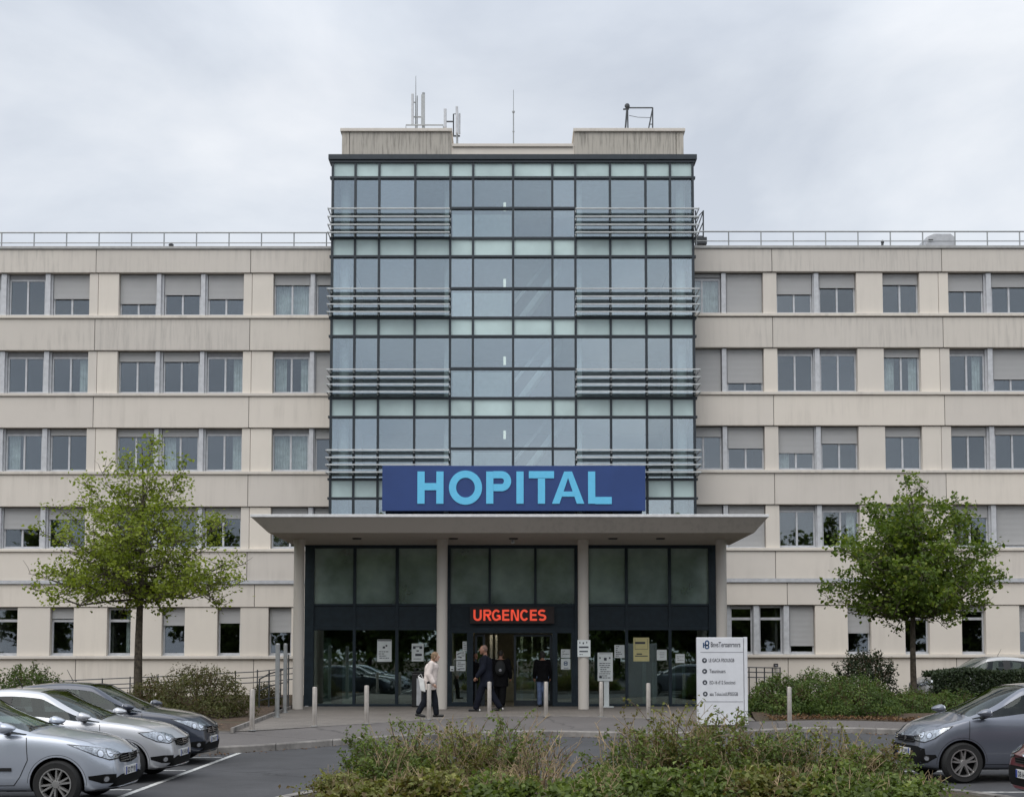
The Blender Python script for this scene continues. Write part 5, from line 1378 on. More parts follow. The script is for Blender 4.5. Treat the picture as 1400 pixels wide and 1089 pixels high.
    def part(pname, ids, mats, xmin=None, pred=None, inset=0):
        c = bm.copy(); 
        dele = [f for f in c.faces if f.material_index not in ids or (pred and not pred(f.calc_center_median()))]
        bmesh.ops.delete(c, geom=dele, context='FACES')
        if not c.faces: c.free(); return None
        for f in c.faces: f.material_index = 0
        m_ = bpy.data.meshes.new(pname)
        if inset:
            r = bmesh.ops.inset_region(c, faces=c.faces[:], thickness=.016, depth=-.006, use_even_offset=True)
            for f in r['faces']: f.material_index = 1
        c.to_mesh(m_); c.free()
        for q in (mats if isinstance(mats, (list, tuple)) else [mats]): m_.materials.append(q)
        m_.polygons.foreach_set('use_smooth', [True]*len(m_.polygons))
        o = link(pname, m_, T, True)
        m_.set_sharp_from_angle(angle=R(48))
        return o
    body = part('body', (0,), paint_m)
    part('underbody', (4, 6), M['trim'])
    part('windscreen', (1,), [M['carglass'], M['black']], inset=1)
    part('rear_window', (3,), [M['carglass'], M['black']], inset=1)
    for sg in (1, -1):
        part('side_window', (2,), [M['carglass'], M['black']], pred=lambda p, sg=sg: p.y*sg > 0 and p.x > -.6*k, inset=1)
        part('side_window', (2,), [M['carglass'], M['black']], pred=lambda p, sg=sg: p.y*sg > 0 and p.x <= -.6*k, inset=1)
        part('door_pillar', (5,), M['black'], pred=lambda p, sg=sg: p.y*sg > 0)
    # ---- details laid on the body by casting onto it
    def cast(o_, d_):
        h = bvh.ray_cast(Vector(o_), Vector(d_), 6.0); return (h[0], h[1]) if h[0] is not None else (None, None)
    def patch(pname, poly, origin, d, u, v, mat, off=.006, par=T, step=.03, raise_=0.0):
        """polygon in the (u,v) plane at origin, pushed along d onto the body; raised by off"""
        from mathutils.geometry import delaunay_2d_cdt
        d, u, v = Vector(d).normalized(), Vector(u), Vector(v); origin = Vector(origin)
        xs1 = [p[0] for p in poly]; ys1 = [p[1] for p in poly]
        def inside(x, y):
            c = False; n = len(poly)
            for i in range(n):
                x1, y1 = poly[i]; x2, y2 = poly[(i+1) % n]
                if (y1 > y) != (y2 > y) and x < (x2-x1)*(y-y1)/(y2-y1)+x1: c = not c
            return c
        edge = []
        n = len(poly)
        for i in range(n):
            a, b = poly[i], poly[(i+1) % n]; m_ = max(1, int(math.hypot(b[0]-a[0], b[1]-a[1])/step))
            for q in range(m_): edge.append((a[0]+(b[0]-a[0])*q/m_, a[1]+(b[1]-a[1])*q/m_))
        pts = list(edge)
        y = min(ys1)+step/2
        while y < max(ys1):
            x = min(xs1)+step/2
            while x < max(xs1):
                if inside(x, y) and min((x-e[0])**2+(y-e[1])**2 for e in edge) > (step*.45)**2: pts.append((x, y))
                x += step
            y += step
        ne = len(edge)
        vo, eo, fo, *_ = delaunay_2d_cdt([Vector(p) for p in pts], [(i, (i+1) % ne) for i in range(ne)], [], 1, 1e-5)
        vs, back = [], []; ok = []
        for p in vo:
            loc_, nr = cast(origin+u*p.x+v*p.y, d)
            ok.append(loc_ is not None)
            if loc_ is None: loc_ = Vector((0,0,0)); nr = -d
            if nr.dot(d) > 0: nr = -nr
            vs.append(loc_+nr*off-d*raise_)
        fs = [tuple(f) for f in fo if all(ok[i] for i in f)]
        if not fs: return None
        m_ = MB(); m_.add(vs, fs)
        o = m_.build(pname, mat, par, local=True, smooth=True)
        return o
    def seam(pname, pts, sg, wd=.010, mat='black', off=.0025, par=T, n=14):
        m_ = MB(); dense = []
        for a, b in zip(pts[:-1], pts[1:]):
            for q in range(n): dense.append((a[0]+(b[0]-a[0])*q/n, a[1]+(b[1]-a[1])*q/n))
        dense.append(pts[-1]); L3 = []
        for x, z in dense:
            l, nr = cast((x, sg*2.0, z), (0, -sg, 0))
            if l is None: L3.append(None); continue
            if nr.y*sg < 0: nr = -nr
            L3.append((l+nr*off, nr))
        for i in range(len(L3)-1):
            if L3[i] is None or L3[i+1] is None: continue
            a, na = L3[i]; b, nb = L3[i+1]; t = (b-a)
            if t.length < 1e-5 or t.length > .2: continue
            w_ = t.normalized().cross(na)*wd/2
            m_.quad(a-w_, b-w_, b+w_, a+w_)
        if m_.f: m_.build(pname, M[mat], par, local=True, fix=False)
    zbelt = smooth_ip(.2*k, belt); zs0 = .25
    for sg in (1, -1):
        seam('door_seam', [(cow-.05*k,zbelt-.03),(cow-.02*k,.62*s),(cow-.12*k,.40),(cow-.20*k,zs0+.04),(-.50*k,zs0+.03),(-.56*k,.5),(-.56*k,zbelt+.01)], sg)
        seam('door_seam', [(-.58*k,zbelt+.01),(-.58*k,.5),(-.52*k,zs0+.03),(-.92*k,zs0+.03),(-1.0*k,.62),(-1.28*k,.80*s),(-1.36*k,zbelt)], sg)
        seam('wheel_arch_lip', [(wx[0]+math.cos(R(t))*(wrad+.068), wrad+math.sin(R(t))*(wrad+.068)) for t in range(-4,185,7)], sg, .006, 'trim' if False else 'black', .001, n=2)
        if strip: seam('rub_strip', [(cow-.22*k,.50),(.2,.50),(-.5*k,.50)], sg, .045, 'trim', .012)
        seam('sill_trim', [(.92*k,.215),(0,.20),(-.88*k,.215)], sg, .03, 'trim', .004)
        for hxp in (-.36*k, -1.12*k):
            l, nr = cast((hxp, sg*2, zbelt-.10), (0,-sg,0))
            if l is not None:
                m_ = MB(); m_.tube([l+Vector((-.09,sg*.004,0)), l+Vector((-.07,sg*.035,.004)), l+Vector((.07,sg*.035,.004)), l+Vector((.09,sg*.004,0))], .013, 6); m_.build('door_handle', paint_m, T, local=True, smooth=True)
        # mirror
        mp = Vector((cow-.30*k, sg*(hw*.93), zbelt+.06*s)); m_ = MB(); m_.ball((0,0,0), 1, 16, 10)
        sq = lambda v_, e: math.copysign(abs(v_)**e, v_)
        m_.v = [(mp.x+(.15 if x_ > 0 else .06)*sq(x_,.9)*(1-.25*abs(z_)), mp.y+sg*.11+.11*sq(y_,.7), mp.z+.035+.072*sq(z_,.7)*(1-.35*max(0,x_))) for x_, y_, z_ in m_.v]
        mo = m_.build('mirror', paint_m, T, local=True, smooth=True)
        m_ = MB(); m_.tube([(mp.x+.02,mp.y-sg*.05,mp.z-.05),(mp.x,mp.y+sg*.10,mp.z-.02)], .028, 8); m_.build('mirror_foot', M['black'], mo, local=True, smooth=True)
        m_ = MB(); m_.ball((mp.x-.05, mp.y+sg*.11, mp.z+.035), (.025,.09,.055), 12, 8); m_.build('mirror_glass', M['chrome'], mo, local=True, smooth=True)
        # headlight: seen from the corner
        a45 = R(38); d = (-math.cos(a45), -sg*math.sin(a45), 0); u = (-math.sin(a45)*1.0, sg*math.cos(a45), 0)
        oz = .70*s; org = Vector((xf-.30, sg*hw*.62, 0)) - Vector(d)*1.2
        if light == 'long': hp = [(-.20,oz-.075),(.02,oz-.085),(.20,oz-.02),(.40,oz+.085),(.44,oz+.11),(.18,oz+.075),(-.10,oz+.035),(-.22,oz-.02)]
        elif light == 'eye': hp = [(-.17,oz-.05),(.00,oz-.085),(.18,oz-.055),(.33,oz+.02),(.39,oz+.075),(.20,oz+.085),(-.02,oz+.065),(-.16,oz+.02)]
        else: hp = [(-.24,oz-.085),(.02,oz-.105),(.16,oz-.045),(.34,oz+.10),(.36,oz+.13),(.12,oz+.075),(-.12,oz+.02),(-.26,oz-.045)]
        hc = (sum(p[0] for p in hp)/len(hp), sum(p[1] for p in hp)/len(hp))
        hl = patch('headlight', [(hc[0]+(a_-hc[0])*1.07+(.008 if a_>hc[0] else -.008), hc[1]+(b_-hc[1])*1.16) for a_, b_ in hp], org, d, u, (0,0,1), M['black'], .003)
        if hl:
            patch('reflector', hp, org, d, u, (0,0,1), M['lampin'], .006, par=hl)
            patch('lens', [(x_*1.0, z_) for x_, z_ in hp], org, d, u, (0,0,1), M['lens'], .014, par=hl)
            cxx = sum(p[0] for p in hp)/len(hp); czz = oz+.005
            for cx_, r_ in ((cxx-.11,.045),(cxx+.03,.04)):
                patch('bulb_bowl', [(cx_+r_*math.cos(R(t)), czz-.015+r_*math.sin(R(t))) for t in range(0,360,24)], org, d, u, (0,0,1), M['bulb'], .009, par=hl, step=.02)
                patch('bulb_ring', [(cx_+r_*1.25*math.cos(R(t)), czz-.015+r_*1.25*math.sin(R(t))) for t in range(0,360,24)], org, d, u, (0,0,1), M['trim'], .0075, par=hl, step=.02)
        # fog lamp and its black pocket
        fz = .36*s; fp = [(-.10,fz-.06),(.10,fz-.055),(.26,fz+.0),(.27,fz+.045),(.08,fz+.065),(-.10,fz+.06)]
        if grille == 'compact': fp = [(-.16,fz-.05),(.08,fz-.05),(.20,fz+.02),(.18,fz+.06),(.0,fz+.055),(-.16,fz+.01)]
        fg = patch('fog_lamp', fp, org, d, u, (0,0,1), M['blackmat'], .003)
        if fg:
            patch('fog_bulb', [(.05+.034*math.cos(R(t)), fz+.034*math.sin(R(t))) for t in range(0,360,24)], org, d, u, (0,0,1), M['bulb'], .010, par=fg, step=.02)
            patch('fog_ring', [(.05+.048*math.cos(R(t)), fz+.048*math.sin(R(t))) for t in range(0,360,20)], org, d, u, (0,0,1), M['trim'], .006, par=fg, step=.02)
        # tail lamp
        patch('tail_lamp', [(-.12,.80*s),(.10,.78*s),(.14,.98*s),(-.02,1.06*s),(-.12,1.0*s)], Vector((xr_+.1, sg*hw*.75, 0))+Vector((1,sg*.9,0)).normalized()*0+Vector((-.8,sg*.8,0)), (.7,-.7*sg,0), (.7,.7*sg,0), (0,0,1), M['taillamp'], .004)
        # wheels
        for x in wx:
            w = thing('tmp', None, None); bpy.data.objects.remove(w)
            m_ = MB(); yw = sg*wy
            prof = [(wrad*.66,-.10),(wrad*.90,-.105),(wrad*.985,-.075),(wrad,-.03),(wrad,.03),(wrad*.985,.075),(wrad*.90,.105),(wrad*.66,.10)]
            m_.lathe(prof, 40, (x, yw, wrad), 'y', False)
            ty_ = m_.build('wheel', M['tyre'], T, local=True, smooth=True)
            m_ = MB(); yo = yw+sg*.098
            rr = wrad*.675
            pr = [(rr,-.10*sg*0-.0),(rr,.012*sg),(rr*.93,.012*sg),(rr*.90,-.015*sg),(rr*.88,-.06*sg)]
            m_.lathe([(a_, yo+b_) for a_, b_ in pr], 40, (x, 0, wrad), 'y', False)
            for q in range(wheel):
                t0 = 2*math.pi*q/wheel + .3
                for dt in ((-.11, .11) if wheel <= 7 else (0,)):
                    t = t0+dt; c_, s_ = math.cos(t), math.sin(t); t2 = t0+dt*1.75; c2, s2 = math.cos(t2), math.sin(t2)
                    wn = .016
                    p0 = (x+c_*rr*.16, wrad+s_*rr*.16); p1 = (x+c2*rr*.93, wrad+s2*rr*.93)
                    nx, nz = -(p1[1]-p0[1]), p1[0]-p0[0]; l = math.hypot(nx, nz); nx, nz = nx/l, nz/l
                    ya, yb2 = yo-sg*.004, yo-sg*.045
                    vs = []
                    for (pp, ww) in ((p0, wn*1.25), (p1, wn)):
                        for yy, kk in ((ya, .62), (yb2, 1.15)): vs += [(pp[0]+nx*ww*kk, yy, pp[1]+nz*ww*kk), (pp[0]-nx*ww*kk, yy, pp[1]-nz*ww*kk)]
                    m_.add(vs, [(0,1,5,4),(2,6,7,3),(0,4,6,2),(1,3,7,5),(0,2,3,1),(4,5,7,6)])
            m_.lathe([(0.0, yo+.004*sg),(.045, yo+.002*sg),(.062, yo-.02*sg),(.07, yo-.05*sg)], 20, (x, 0, wrad), 'y')
            m_.build('rim', M['rim'], ty_, local=True, smooth=True)
            m_ = MB(); m_.lathe([(0, yo-.062*sg),(rr*.95, yo-.062*sg)], 30, (x,0,wrad), 'y'); pass; m_.build('brake', M['blackmat'], ty_, local=True)
    # grille, intake, plate, badge on the nose
    org = Vector((xf+1.0, 0, 0)); d = (-1,0,0); u = (0,1,0); vz = (0,0,1)
    gz = .60*s
    if grille == 'wing': gp = [(-.44,gz+.04),(-.40,gz-.035),(-.12,gz-.065),(.12,gz-.065),(.40,gz-.035),(.44,gz+.04),(.2,gz+.06),(-.2,gz+.06)]
    else: gp = [(-.40,gz+.03),(-.36,gz-.02),(0,gz-.05),(.36,gz-.02),(.40,gz+.03),(.2,gz+.045),(-.2,gz+.045)]
    gr = patch('grille', gp, org, d, u, vz, M['blackmat'], .004)
    for dz in (-.03, .0, .03): 
        patch('grille_bar', [(-.36,gz+dz-.005),(.36,gz+dz-.005),(.36,gz+dz+.005),(-.36,gz+dz+.005)], org, d, u, vz, M['chrome'] if grille == 'wing' else M['trim'], .010, par=gr)
    patch('air_intake', [(-.62,.25),(.62,.25),(.56,.37*s),(.40,.40*s),(-.40,.40*s),(-.56,.37*s)] if grille == 'wing' else [(-.66,.30*s),(-.52,.27),(.52,.27),(.66,.30*s),(.64,.50*s),(.50,.53*s),(-.50,.53*s),(-.64,.50*s)], org, d, u, vz, M['blackmat'], .003)
    patch('bumper_lip', [(-.70,.185),(.70,.185),(.72,.225),(-.72,.225)], org, d, u, vz, M['trim'], .006)
    bd = [(.052*math.cos(R(t)), gz+.048*s+.062*math.sin(R(t))) for t in range(0,360,24)] if grille != 'wing' else [(0,gz+.10),(-.045,gz+.02),(0,gz-.06),(.045,gz+.02)]
    patch('badge', bd, org, d, u, vz, M['chrome'], .018, step=.02)
    lp, nr = cast((xf+1,0,.44*s), d)
    px_ = lp.x+.012; pz_ = .435*s
    m_ = MB(); m_.box(px_-.02, px_+.006, -.26, .26, pz_-.055, pz_+.055); pl = m_.build('number_plate', M['plate'], T, local=True, bevel=.004)
    m_ = MB()
    for sg in (-1, 1):
        m_ = MB(); m_.box(px_+.0065, px_+.0085, sg*.235-.022, sg*.235+.022, pz_-.052, pz_+.052); m_.build('plate_band', M['plateblue'], pl, local=True)
    cu = bpy.data.curves.new('lettering', 'FONT'); cu.body = plate; cu.size = .098; cu.align_x = 'CENTER'; cu.offset = .003
    t_ = bpy.data.objects.new('tmp', cu); COL.objects.link(t_); bpy.context.view_layer.update()
    me2 = bpy.data.meshes.new_from_object(t_.evaluated_get(bpy.context.evaluated_depsgraph_get())); bpy.data.objects.remove(t_)
    me2.transform(Matrix(((0,0,1,px_+.0075),(.82,0,0,0),(0,1,0,pz_-.035),(0,0,0,1)))); me2.materials.clear(); me2.materials.append(M['ink']); link('lettering', me2, pl, True)
    # bonnet seam + wipers
    for sg in (1, -1):
        m_ = MB(); pts = []
        for q in range(16):
            x = cow+.02+(xf-.42-cow)*q/15; y = sg*hw*(.80-.10*q/15); l, nr = cast((x, y, 2.5), (0,0,-1))
            if l is not None: pts.append((l+Vector((0,0,.0025)), nr))
        for i in range(len(pts)-1):
            a, b_ = pts[i][0], pts[i+1][0]; w_ = (b_-a).normalized().cross(Vector((0,0,1)))*.005; m_.quad(a-w_, b_-w_, b_+w_, a+w_)
        m_.build('bonnet_seam', M['black'], T, local=True, fix=False)
    for y0, y1 in ((.52,-.02),(-.08,-.60)):
        m_ = MB(); pts = []
        for q in range(8):
            y = y0+(y1-y0)*q/7; x = cow-.05-.06*q/7; l, nr = cast((x, y, 2.5), (0,0,-1))
            if l is not None: pts.append(l+Vector((.01,0,.022)))
        if len(pts) > 2: m_.tube(pts, .009, 5); m_.build('wiper', M['black'], T, local=True)
    m_ = MB(); pts = []
    l, nr = cast((rf-.55*k, 0, 2.5), (0,0,-1)); m_.tube([l, l+Vector((-.12,0,.22))], [.008,.004], 5); m_.build('roof_aerial', M['black'], T, local=True)
    # cabin
    m_ = MB(); m_.box(-1.5*k, cow-.1, -hw*.83, hw*.83, .28, .36); m_.box(cow-.55*k, cow-.02, -hw*.80, hw*.80, .62, .86*s); m_.build('dashboard', M['trim'], T, local=True, bevel=.05)
    for y in (-.36, .36):
        m_ = MB(); m_.box(-.55*k,-.02*k,y-.24,y+.24,.42,.58); m_.add([(-.62*k-.05,y-.23,.5),(-.44*k-.05,y-.23,.5),(-.60*k-.12,y-.19,1.12*s),(-.72*k-.12,y-.19,1.12*s),(-.62*k-.05,y+.23,.5),(-.44*k-.05,y+.23,.5),(-.60*k-.12,y+.19,1.12*s),(-.72*k-.12,y+.19,1.12*s)], [(0,1,2,3),(7,6,5,4),(1,5,6,2),(0,3,7,4),(3,2,6,7),(0,4,5,1)]); m_.box(-.74*k-.12,-.64*k-.12,y-.13,y+.13,1.14*s,1.30*s)
        m_.build('seat', M['seat'], T, local=True, bevel=.03)
    m_ = MB(); m_.box(-1.35*k,-.95*k,-.62,.62,.45,.6); m_.box(-1.48*k,-1.34*k,-.62,.62,.6,1.08*s); m_.build('rear_seat', M['seat'], T, local=True, bevel=.03)
    m_ = MB(); c_ = Vector((cow-.62*k,.36,.86*s)); m_.tube([c_+Vector((.06*math.cos(R(t))*0+math.sin(R(t))*.07, .18*math.cos(R(t)), .17*math.sin(R(t)))) for t in range(0,361,20)], .014, 6, cap=False); m_.build('steering_wheel', M['black'], T, local=True)
    bm.free()
    return T
M['bulb'] = plain('clear bulb bowl', (.85,.87,.9,1), .1, .9, var=.02)
M['taillamp'] = plain('red tail lamp', (.35,.012,.012,1), .15)
M['p_silverblue'] = paint('silver blue paint', (.47,.51,.585,1))
M['p_silver'] = paint('silver paint', (.53,.54,.57,1))
M['p_navy'] = paint('dark blue grey paint', (.035,.043,.065,1), .04)
M['p_grey'] = paint('blue grey paint', (.145,.158,.195,1), .08)
M['p_red'] = paint('dark red paint', (.16,.012,.025,1), .05)
M['p_light'] = paint('pale silver paint', (.5,.5,.5,1))
# parked in a row at the left, noses towards the drive
def nose_at(x, y, L_): return (x-L_/2, y, 0.0)
car('pale blue silver car, nearest in the left row, cut off behind its front door', nose_at(-5.10,18.1,4.35), R(0), M['p_silverblue'], 4.35, 1.47, 1.80, plate='GD 729 RV', light='long', wheel=6, strip=True)
car('silver car with oval headlights between two other cars parked at the left', nose_at(-5.18,21.35,4.3), R(0), M['p_silver'], 4.3, 1.46, 1.78, plate='AK 418 LM', light='eye', wheel=5)
car('dark blue grey car, farthest in the row at the left beside the bronze shrub', nose_at(-5.41,24.5,4.3), R(0), M['p_navy'], 4.3, 1.49, 1.78, plate='CM 563 PT', light='long', wheel=7)
car('blue grey compact hatchback with split-spoke wheels at the right edge', (6.18+1.95, 21.4, 0), R(180+4), M['p_grey'], 3.9, 1.54, 1.72, plate='EF 281 WN', light='compact', grille='compact', wheel=5, sx0=.24)
car('dark red car of which only the nose corner shows below the grey hatchback', (6.55+2.0, 17.3, 0), R(180+3), M['p_red'], 4.0, 1.46, 1.74, plate='DB 640 HC', light='eye', grille='compact', wheel=5)
car('pale silver estate car half hidden behind the dark clipped hedge', (P(1338,905,41.2).x, 41.2, ZG+.03), R(180), M['p_light'], 4.4, 1.60, 1.80, plate='FT 905 JS', light='long', wheel=7)
# ================================================================== PEOPLE (local: facing +x, feet on z = 0)
def skinmat(name, col):
    m = plain(name, col, .55, var=.05, scale=14); m.node_tree.nodes['Principled BSDF'].inputs['Subsurface Weight'].default_value = .08
    return m
M['skin_light'] = skinmat('light skin', (.50,.32,.24,1)); M['skin_brown'] = skinmat('ruddy brown skin', (.27,.14,.095,1))
M['hair_grey'] = plain('brown grey hair', (.20,.13,.075,1), .8, var=.25, scale=30); M['hair_dark'] = plain('dark hair', (.018,.015,.013,1), .7, var=.2, scale=30)
M['hair_short'] = plain('cropped grey hair', (.16,.10,.08,1), .8, var=.2, scale=30)
M['jacket_white'] = plain('cream jacket', (.66,.58,.54,1), .85, var=.12, scale=5, bumps=.4); M['suit'] = plain('dark navy suit', (.010,.012,.020,1), .8, spec=.12, var=.2, scale=4)
M['cloth_black'] = plain('black cloth', (.006,.006,.007,1), .85, spec=.12, var=.2); M['jeans'] = plain('dark trousers', (.012,.014,.02,1), .85, spec=.12, var=.2)
M['denim'] = plain('blue denim', (.10,.14,.24,1), .85, var=.2); M['shoe_black'] = plain('black shoes', (.008,.008,.008,1), .4); M['shoe_sole'] = plain('white soles', (.66,.65,.62,1), .6)
M['bag_white'] = plain('white carrier bag', (.68,.68,.66,1), .6, var=.08); M['folder_red'] = plain('red folder', (.42,.03,.025,1), .5); M['bag_black'] = plain('dark rucksack cloth', (.014,.016,.017,1), .8)
def remesh(mb, name, mat, par, vox, sm=3):
    me = bpy.data.meshes.new('t'); me.from_pydata(mb.v, [], mb.f)
    bm = bmesh.new(); bm.from_mesh(me); bmesh.ops.recalc_face_normals(bm, faces=bm.faces); bm.to_mesh(me); bm.free()
    o = bpy.data.objects.new('t', me); COL.objects.link(o)
    r = o.modifiers.new('r', 'REMESH'); r.mode = 'VOXEL'; r.voxel_size = vox
    s = o.modifiers.new('s', 'SMOOTH'); s.iterations = sm; s.factor = .5
    bpy.context.view_layer.update(); me2 = bpy.data.meshes.new_from_object(o.evaluated_get(bpy.context.evaluated_depsgraph_get()))
    bpy.data.objects.remove(o); me2.name = name; me2.materials.clear(); me2.materials.append(mat)
    me2.polygons.foreach_set('use_smooth', [True]*len(me2.polygons))
    return link(name, me2, par, True)
def cap(m, a, b, ra, rb=None, n=12):
    rb = ra if rb is None else rb; a, b = Vector(a), Vector(b)
    d = (b-a); l = d.length
    if l < 1e-5: m.ball(a, ra); return
    d.normalize(); pts, rs = [], []
    for k in range(5): t = math.pi/2*k/4; pts.append(a-d*ra*math.cos(t)); rs.append(max(1e-3, ra*math.sin(t)))
    for k in range(5): t = math.pi/2*k/4; pts.append(b+d*rb*math.sin(t)); rs.append(max(1e-3, rb*math.cos(t)))
    m.tube(pts, rs, n)
def eloft(m, secs, n=18):
    vs, fs = [], []
    for (c, rx, ry) in secs:
        for k in range(n): t = 2*math.pi*k/n; vs.append((c[0]+rx*math.cos(t), c[1]+ry*math.sin(t), c[2]))
    for i in range(len(secs)-1):
        for k in range(n): k2 = (k+1)%n; fs.append((i*n+k,i*n+k2,(i+1)*n+k2,(i+1)*n+k))
    fs.append(tuple(range(n-1,-1,-1))); fs.append(tuple(range((len(secs)-1)*n, len(secs)*n))); m.add(vs, fs)
def person(label, loc, rotz, H, legs, lean=.05, arms=None, head_drop=0.0, skin='skin_light', hair=('hair_grey','bob'), top='jacket_white', coat=.80, bottoms='jeans', shoe='shoe_black', sole=False, width=1.0, group=None, bulk=1.12):
    """legs: two (thigh forward angle, knee bend) in degrees for the +y and -y side; arms: two (shoulder forward, shoulder out, elbow bend)"""
    T = thing('person', label, 'person', loc, rotz, group)
    S_ = H/1.70; V_ = lambda x, y, z: Vector((x, y, z))
    hip = []; ank = []
    for sg, (th, kn) in zip((1, -1), legs):
        h = V_(0, sg*.092, .90); k = h+V_(math.sin(R(th))*.43, 0, -math.cos(R(th))*.43); a = k+V_(math.sin(R(th-kn))*.40, 0, -math.cos(R(th-kn))*.40); hip.append((h, k, a, th-kn))
    drop = min(a.z for _, _, a, _ in hip)-.075
    off = V_(0,0,-drop)
    hip = [(h+off, k+off, a+off, g) for h, k, a, g in hip]
    pel = V_(0,0,.93)+off
    up = V_(math.sin(lean), 0, math.cos(lean))
    chest = pel+up*.36; neck = pel+up*.53; sh = pel+up*.475
    head = neck+V_(.035+head_drop*.5, 0, .155-head_drop*.3)
    wd = width
    sk = MB()
    q = lambda d: pel+up*d
    eloft(sk, [(q(-.07),.085,.13*wd),(q(.0),.10,.155*wd),(q(.12),.092,.135*wd),(q(.26),.105,.145*wd),(q(.38),.115,.165*wd),(q(.46),.095,.17*wd),(q(.52),.06,.09*wd),(q(.55),.05,.055)])
    cap(sk, q(.48), neck+up*.06, .055, .052)
    sk.ball(head, (.098,.076,.118), 20, 14); cap(sk, head+V_(.035,0,-.055), head+V_(.055,0,-.088), .05, .035)   # skull, jaw
    cap(sk, head+V_(.090,0,.02), head+V_(.112,0,-.018), .012, .016)                                             # nose
    for sg in (1,-1): sk.ball(head+V_(-.005, sg*.078, -.005), (.02,.012,.032), 8, 6)
    tr, ct = MB(), MB(); pairs = []
    for sg, (h, k, a, g) in zip((1,-1), hip):
        shoes, solem = MB(), MB(); pairs.append((shoes, solem))
        cap(sk, h, k, .078, .052); cap(sk, k, a, .052, .036); 
        ft = R(max(-50, min(10, g*1.0)))                          # heel lifts when the shank leans back
        toe = a+V_(math.cos(ft)*.17, sg*.02, -.045+math.sin(ft)*.17 if ft < 0 else -.045)
        if toe.z < .028: toe.z = .028
        heel = a+V_(-.055,0,-.045)
        if heel.z < .03: heel.z = .03
        cap(sk, heel, toe, .03, .024); cap(sk, a, heel, .036, .03)
        cap(shoes, heel, toe, .042, .033); cap(shoes, a+V_(.0,0,-.01), heel, .043, .040)
        if sole:
            cap(solem, heel+V_(-.03,0,-.0), heel+V_(.03,0,-.005), .032, .03)
        cap(tr, h+V_(0,0,.02), k, .104*wd, .082*wd); cap(tr, k, a+V_(0,0,.03), .082*wd, .072*wd)
    eloft(tr, [(q(-.10),.09,.145*wd),(q(0),.115,.17*wd),(q(.13),.108,.155*wd)])
    bk = bulk
    eloft(ct, [(q(coat-.93-.0),.135*bk,.19*wd),(q(.02),.132*bk,.185*wd),(q(.14),.125*bk,.17*wd),(q(.27),.132*bk,.178*wd),(q(.38),.138*bk,.195*wd),(q(.455),.118*bk,.19*wd),(q(.515),.078,.10*wd)])
    hands = []
    for sg, (sf, so_, el, ) in zip((1,-1), arms or ((5,8,15),(5,8,15))):
        s = sh+V_(-.005, sg*.178*wd, 0); dv = V_(math.sin(R(sf)), sg*math.sin(R(so_)), -math.cos(R(sf))*math.cos(R(so_))).normalized()
        e = s+dv*.285; f = R(sf+el); dv2 = V_(math.sin(f), sg*math.sin(R(so_))*.3, -math.cos(f)).normalized(); w_ = e+dv2*.245
        cap(sk, s, e, .050, .040); cap(sk, e, w_, .040, .027)
        cap(ct, s-V_(0,sg*.01,.0), e, .070*(.5+.5*bulk), .060*bulk); cap(ct, e, w_-dv2*.015, .060*bulk, .048*bulk)
        side = V_(0, 1, 0); fw = dv2.cross(side).normalized()
        pc = w_+dv2*.045
        cap(sk, w_, pc+dv2*.035, .026, .030)
        for i, (o_, ln) in enumerate(((-.030,.062),(-.010,.072),(.010,.068),(.028,.052))):
            b0 = pc+dv2*.035+fw*o_; b1 = b0+dv2*ln*.5-V_(0,sg*.006,0); b2 = b1+dv2*ln*.42-V_(0,sg*.020,0)
            cap(sk, b0, b1, .0095, .0088, 8); cap(sk, b1, b2, .0088, .0078, 8)
        t0 = w_+dv2*.03-fw*.024; t1 = t0+dv2*.03-fw*.028-V_(0,sg*.012,0); cap(sk, t0, t1, .012, .0105, 8); cap(sk, t1, t1+dv2*.028-fw*.004-V_(0,sg*.008,0), .0105, .009, 8)
        hands.append((w_, pc, dv2))
    for m_ in [sk, tr, ct] + [q_ for p_ in pairs for q_ in p_]: m_.v = [(x*S_, y*S_, z*S_) for x, y, z in m_.v]
    remesh(sk, 'body', M[skin], T, .0075*S_)
    remesh(ct, 'jacket', M[top], T, .011); remesh(tr, 'trousers', M[bottoms], T, .012); 
    for shoes, solem in pairs:
        so2 = remesh(shoes, 'shoe', M[shoe], T, .009)
        if sole: remesh(solem, 'heel_patch', M['shoe_sole'], so2, .008)
    hs = head*S_
    hm = MB(); kind = hair[1]
    if kind == 'bob': hm.ball(hs+V_(-.014,0,.016)*S_, (.108*S_,.088*S_,.116*S_), 18, 12); hm.ball(hs+V_(-.045,0,-.05)*S_, (.062*S_,.078*S_,.07*S_), 14, 10)
    else: hm.ball(hs+V_(-.020,0,.018)*S_, (.090*S_,.079*S_,.108*S_), 18, 12)
    cutz = hs.z-.03*S_; fx = hs.x+.055*S_
    hm.v = [(min(x, fx + (z-hs.z)*.25), y, z) if z < hs.z+.08*S_ else (x, y, z) for x, y, z in hm.v]
    remesh(hm, 'hair', M[hair[0]], T, .009, 2)
    em = MB()
    for sg in (1,-1): em.ball(hs+V_(.088,sg*.031,.012)*S_, (.008*S_,.012*S_,.008*S_), 8, 6); 
    em.build('eyes', M['ink'], T, local=True, smooth=True)
    mm = MB(); mm.ball(hs+V_(.088,0,-.062)*S_, (.008*S_,.024*S_,.006*S_), 8, 6); mm.build('mouth', M['folder_red'], T, local=True, smooth=True)
    return T, [tuple(v*S_ for v in h) for h in hands], hs, S_
def stand(px, py, ptop, z=ZG+.004):
    g = GP(px, py, z); return g, (PZ(ptop, g.y)-z)
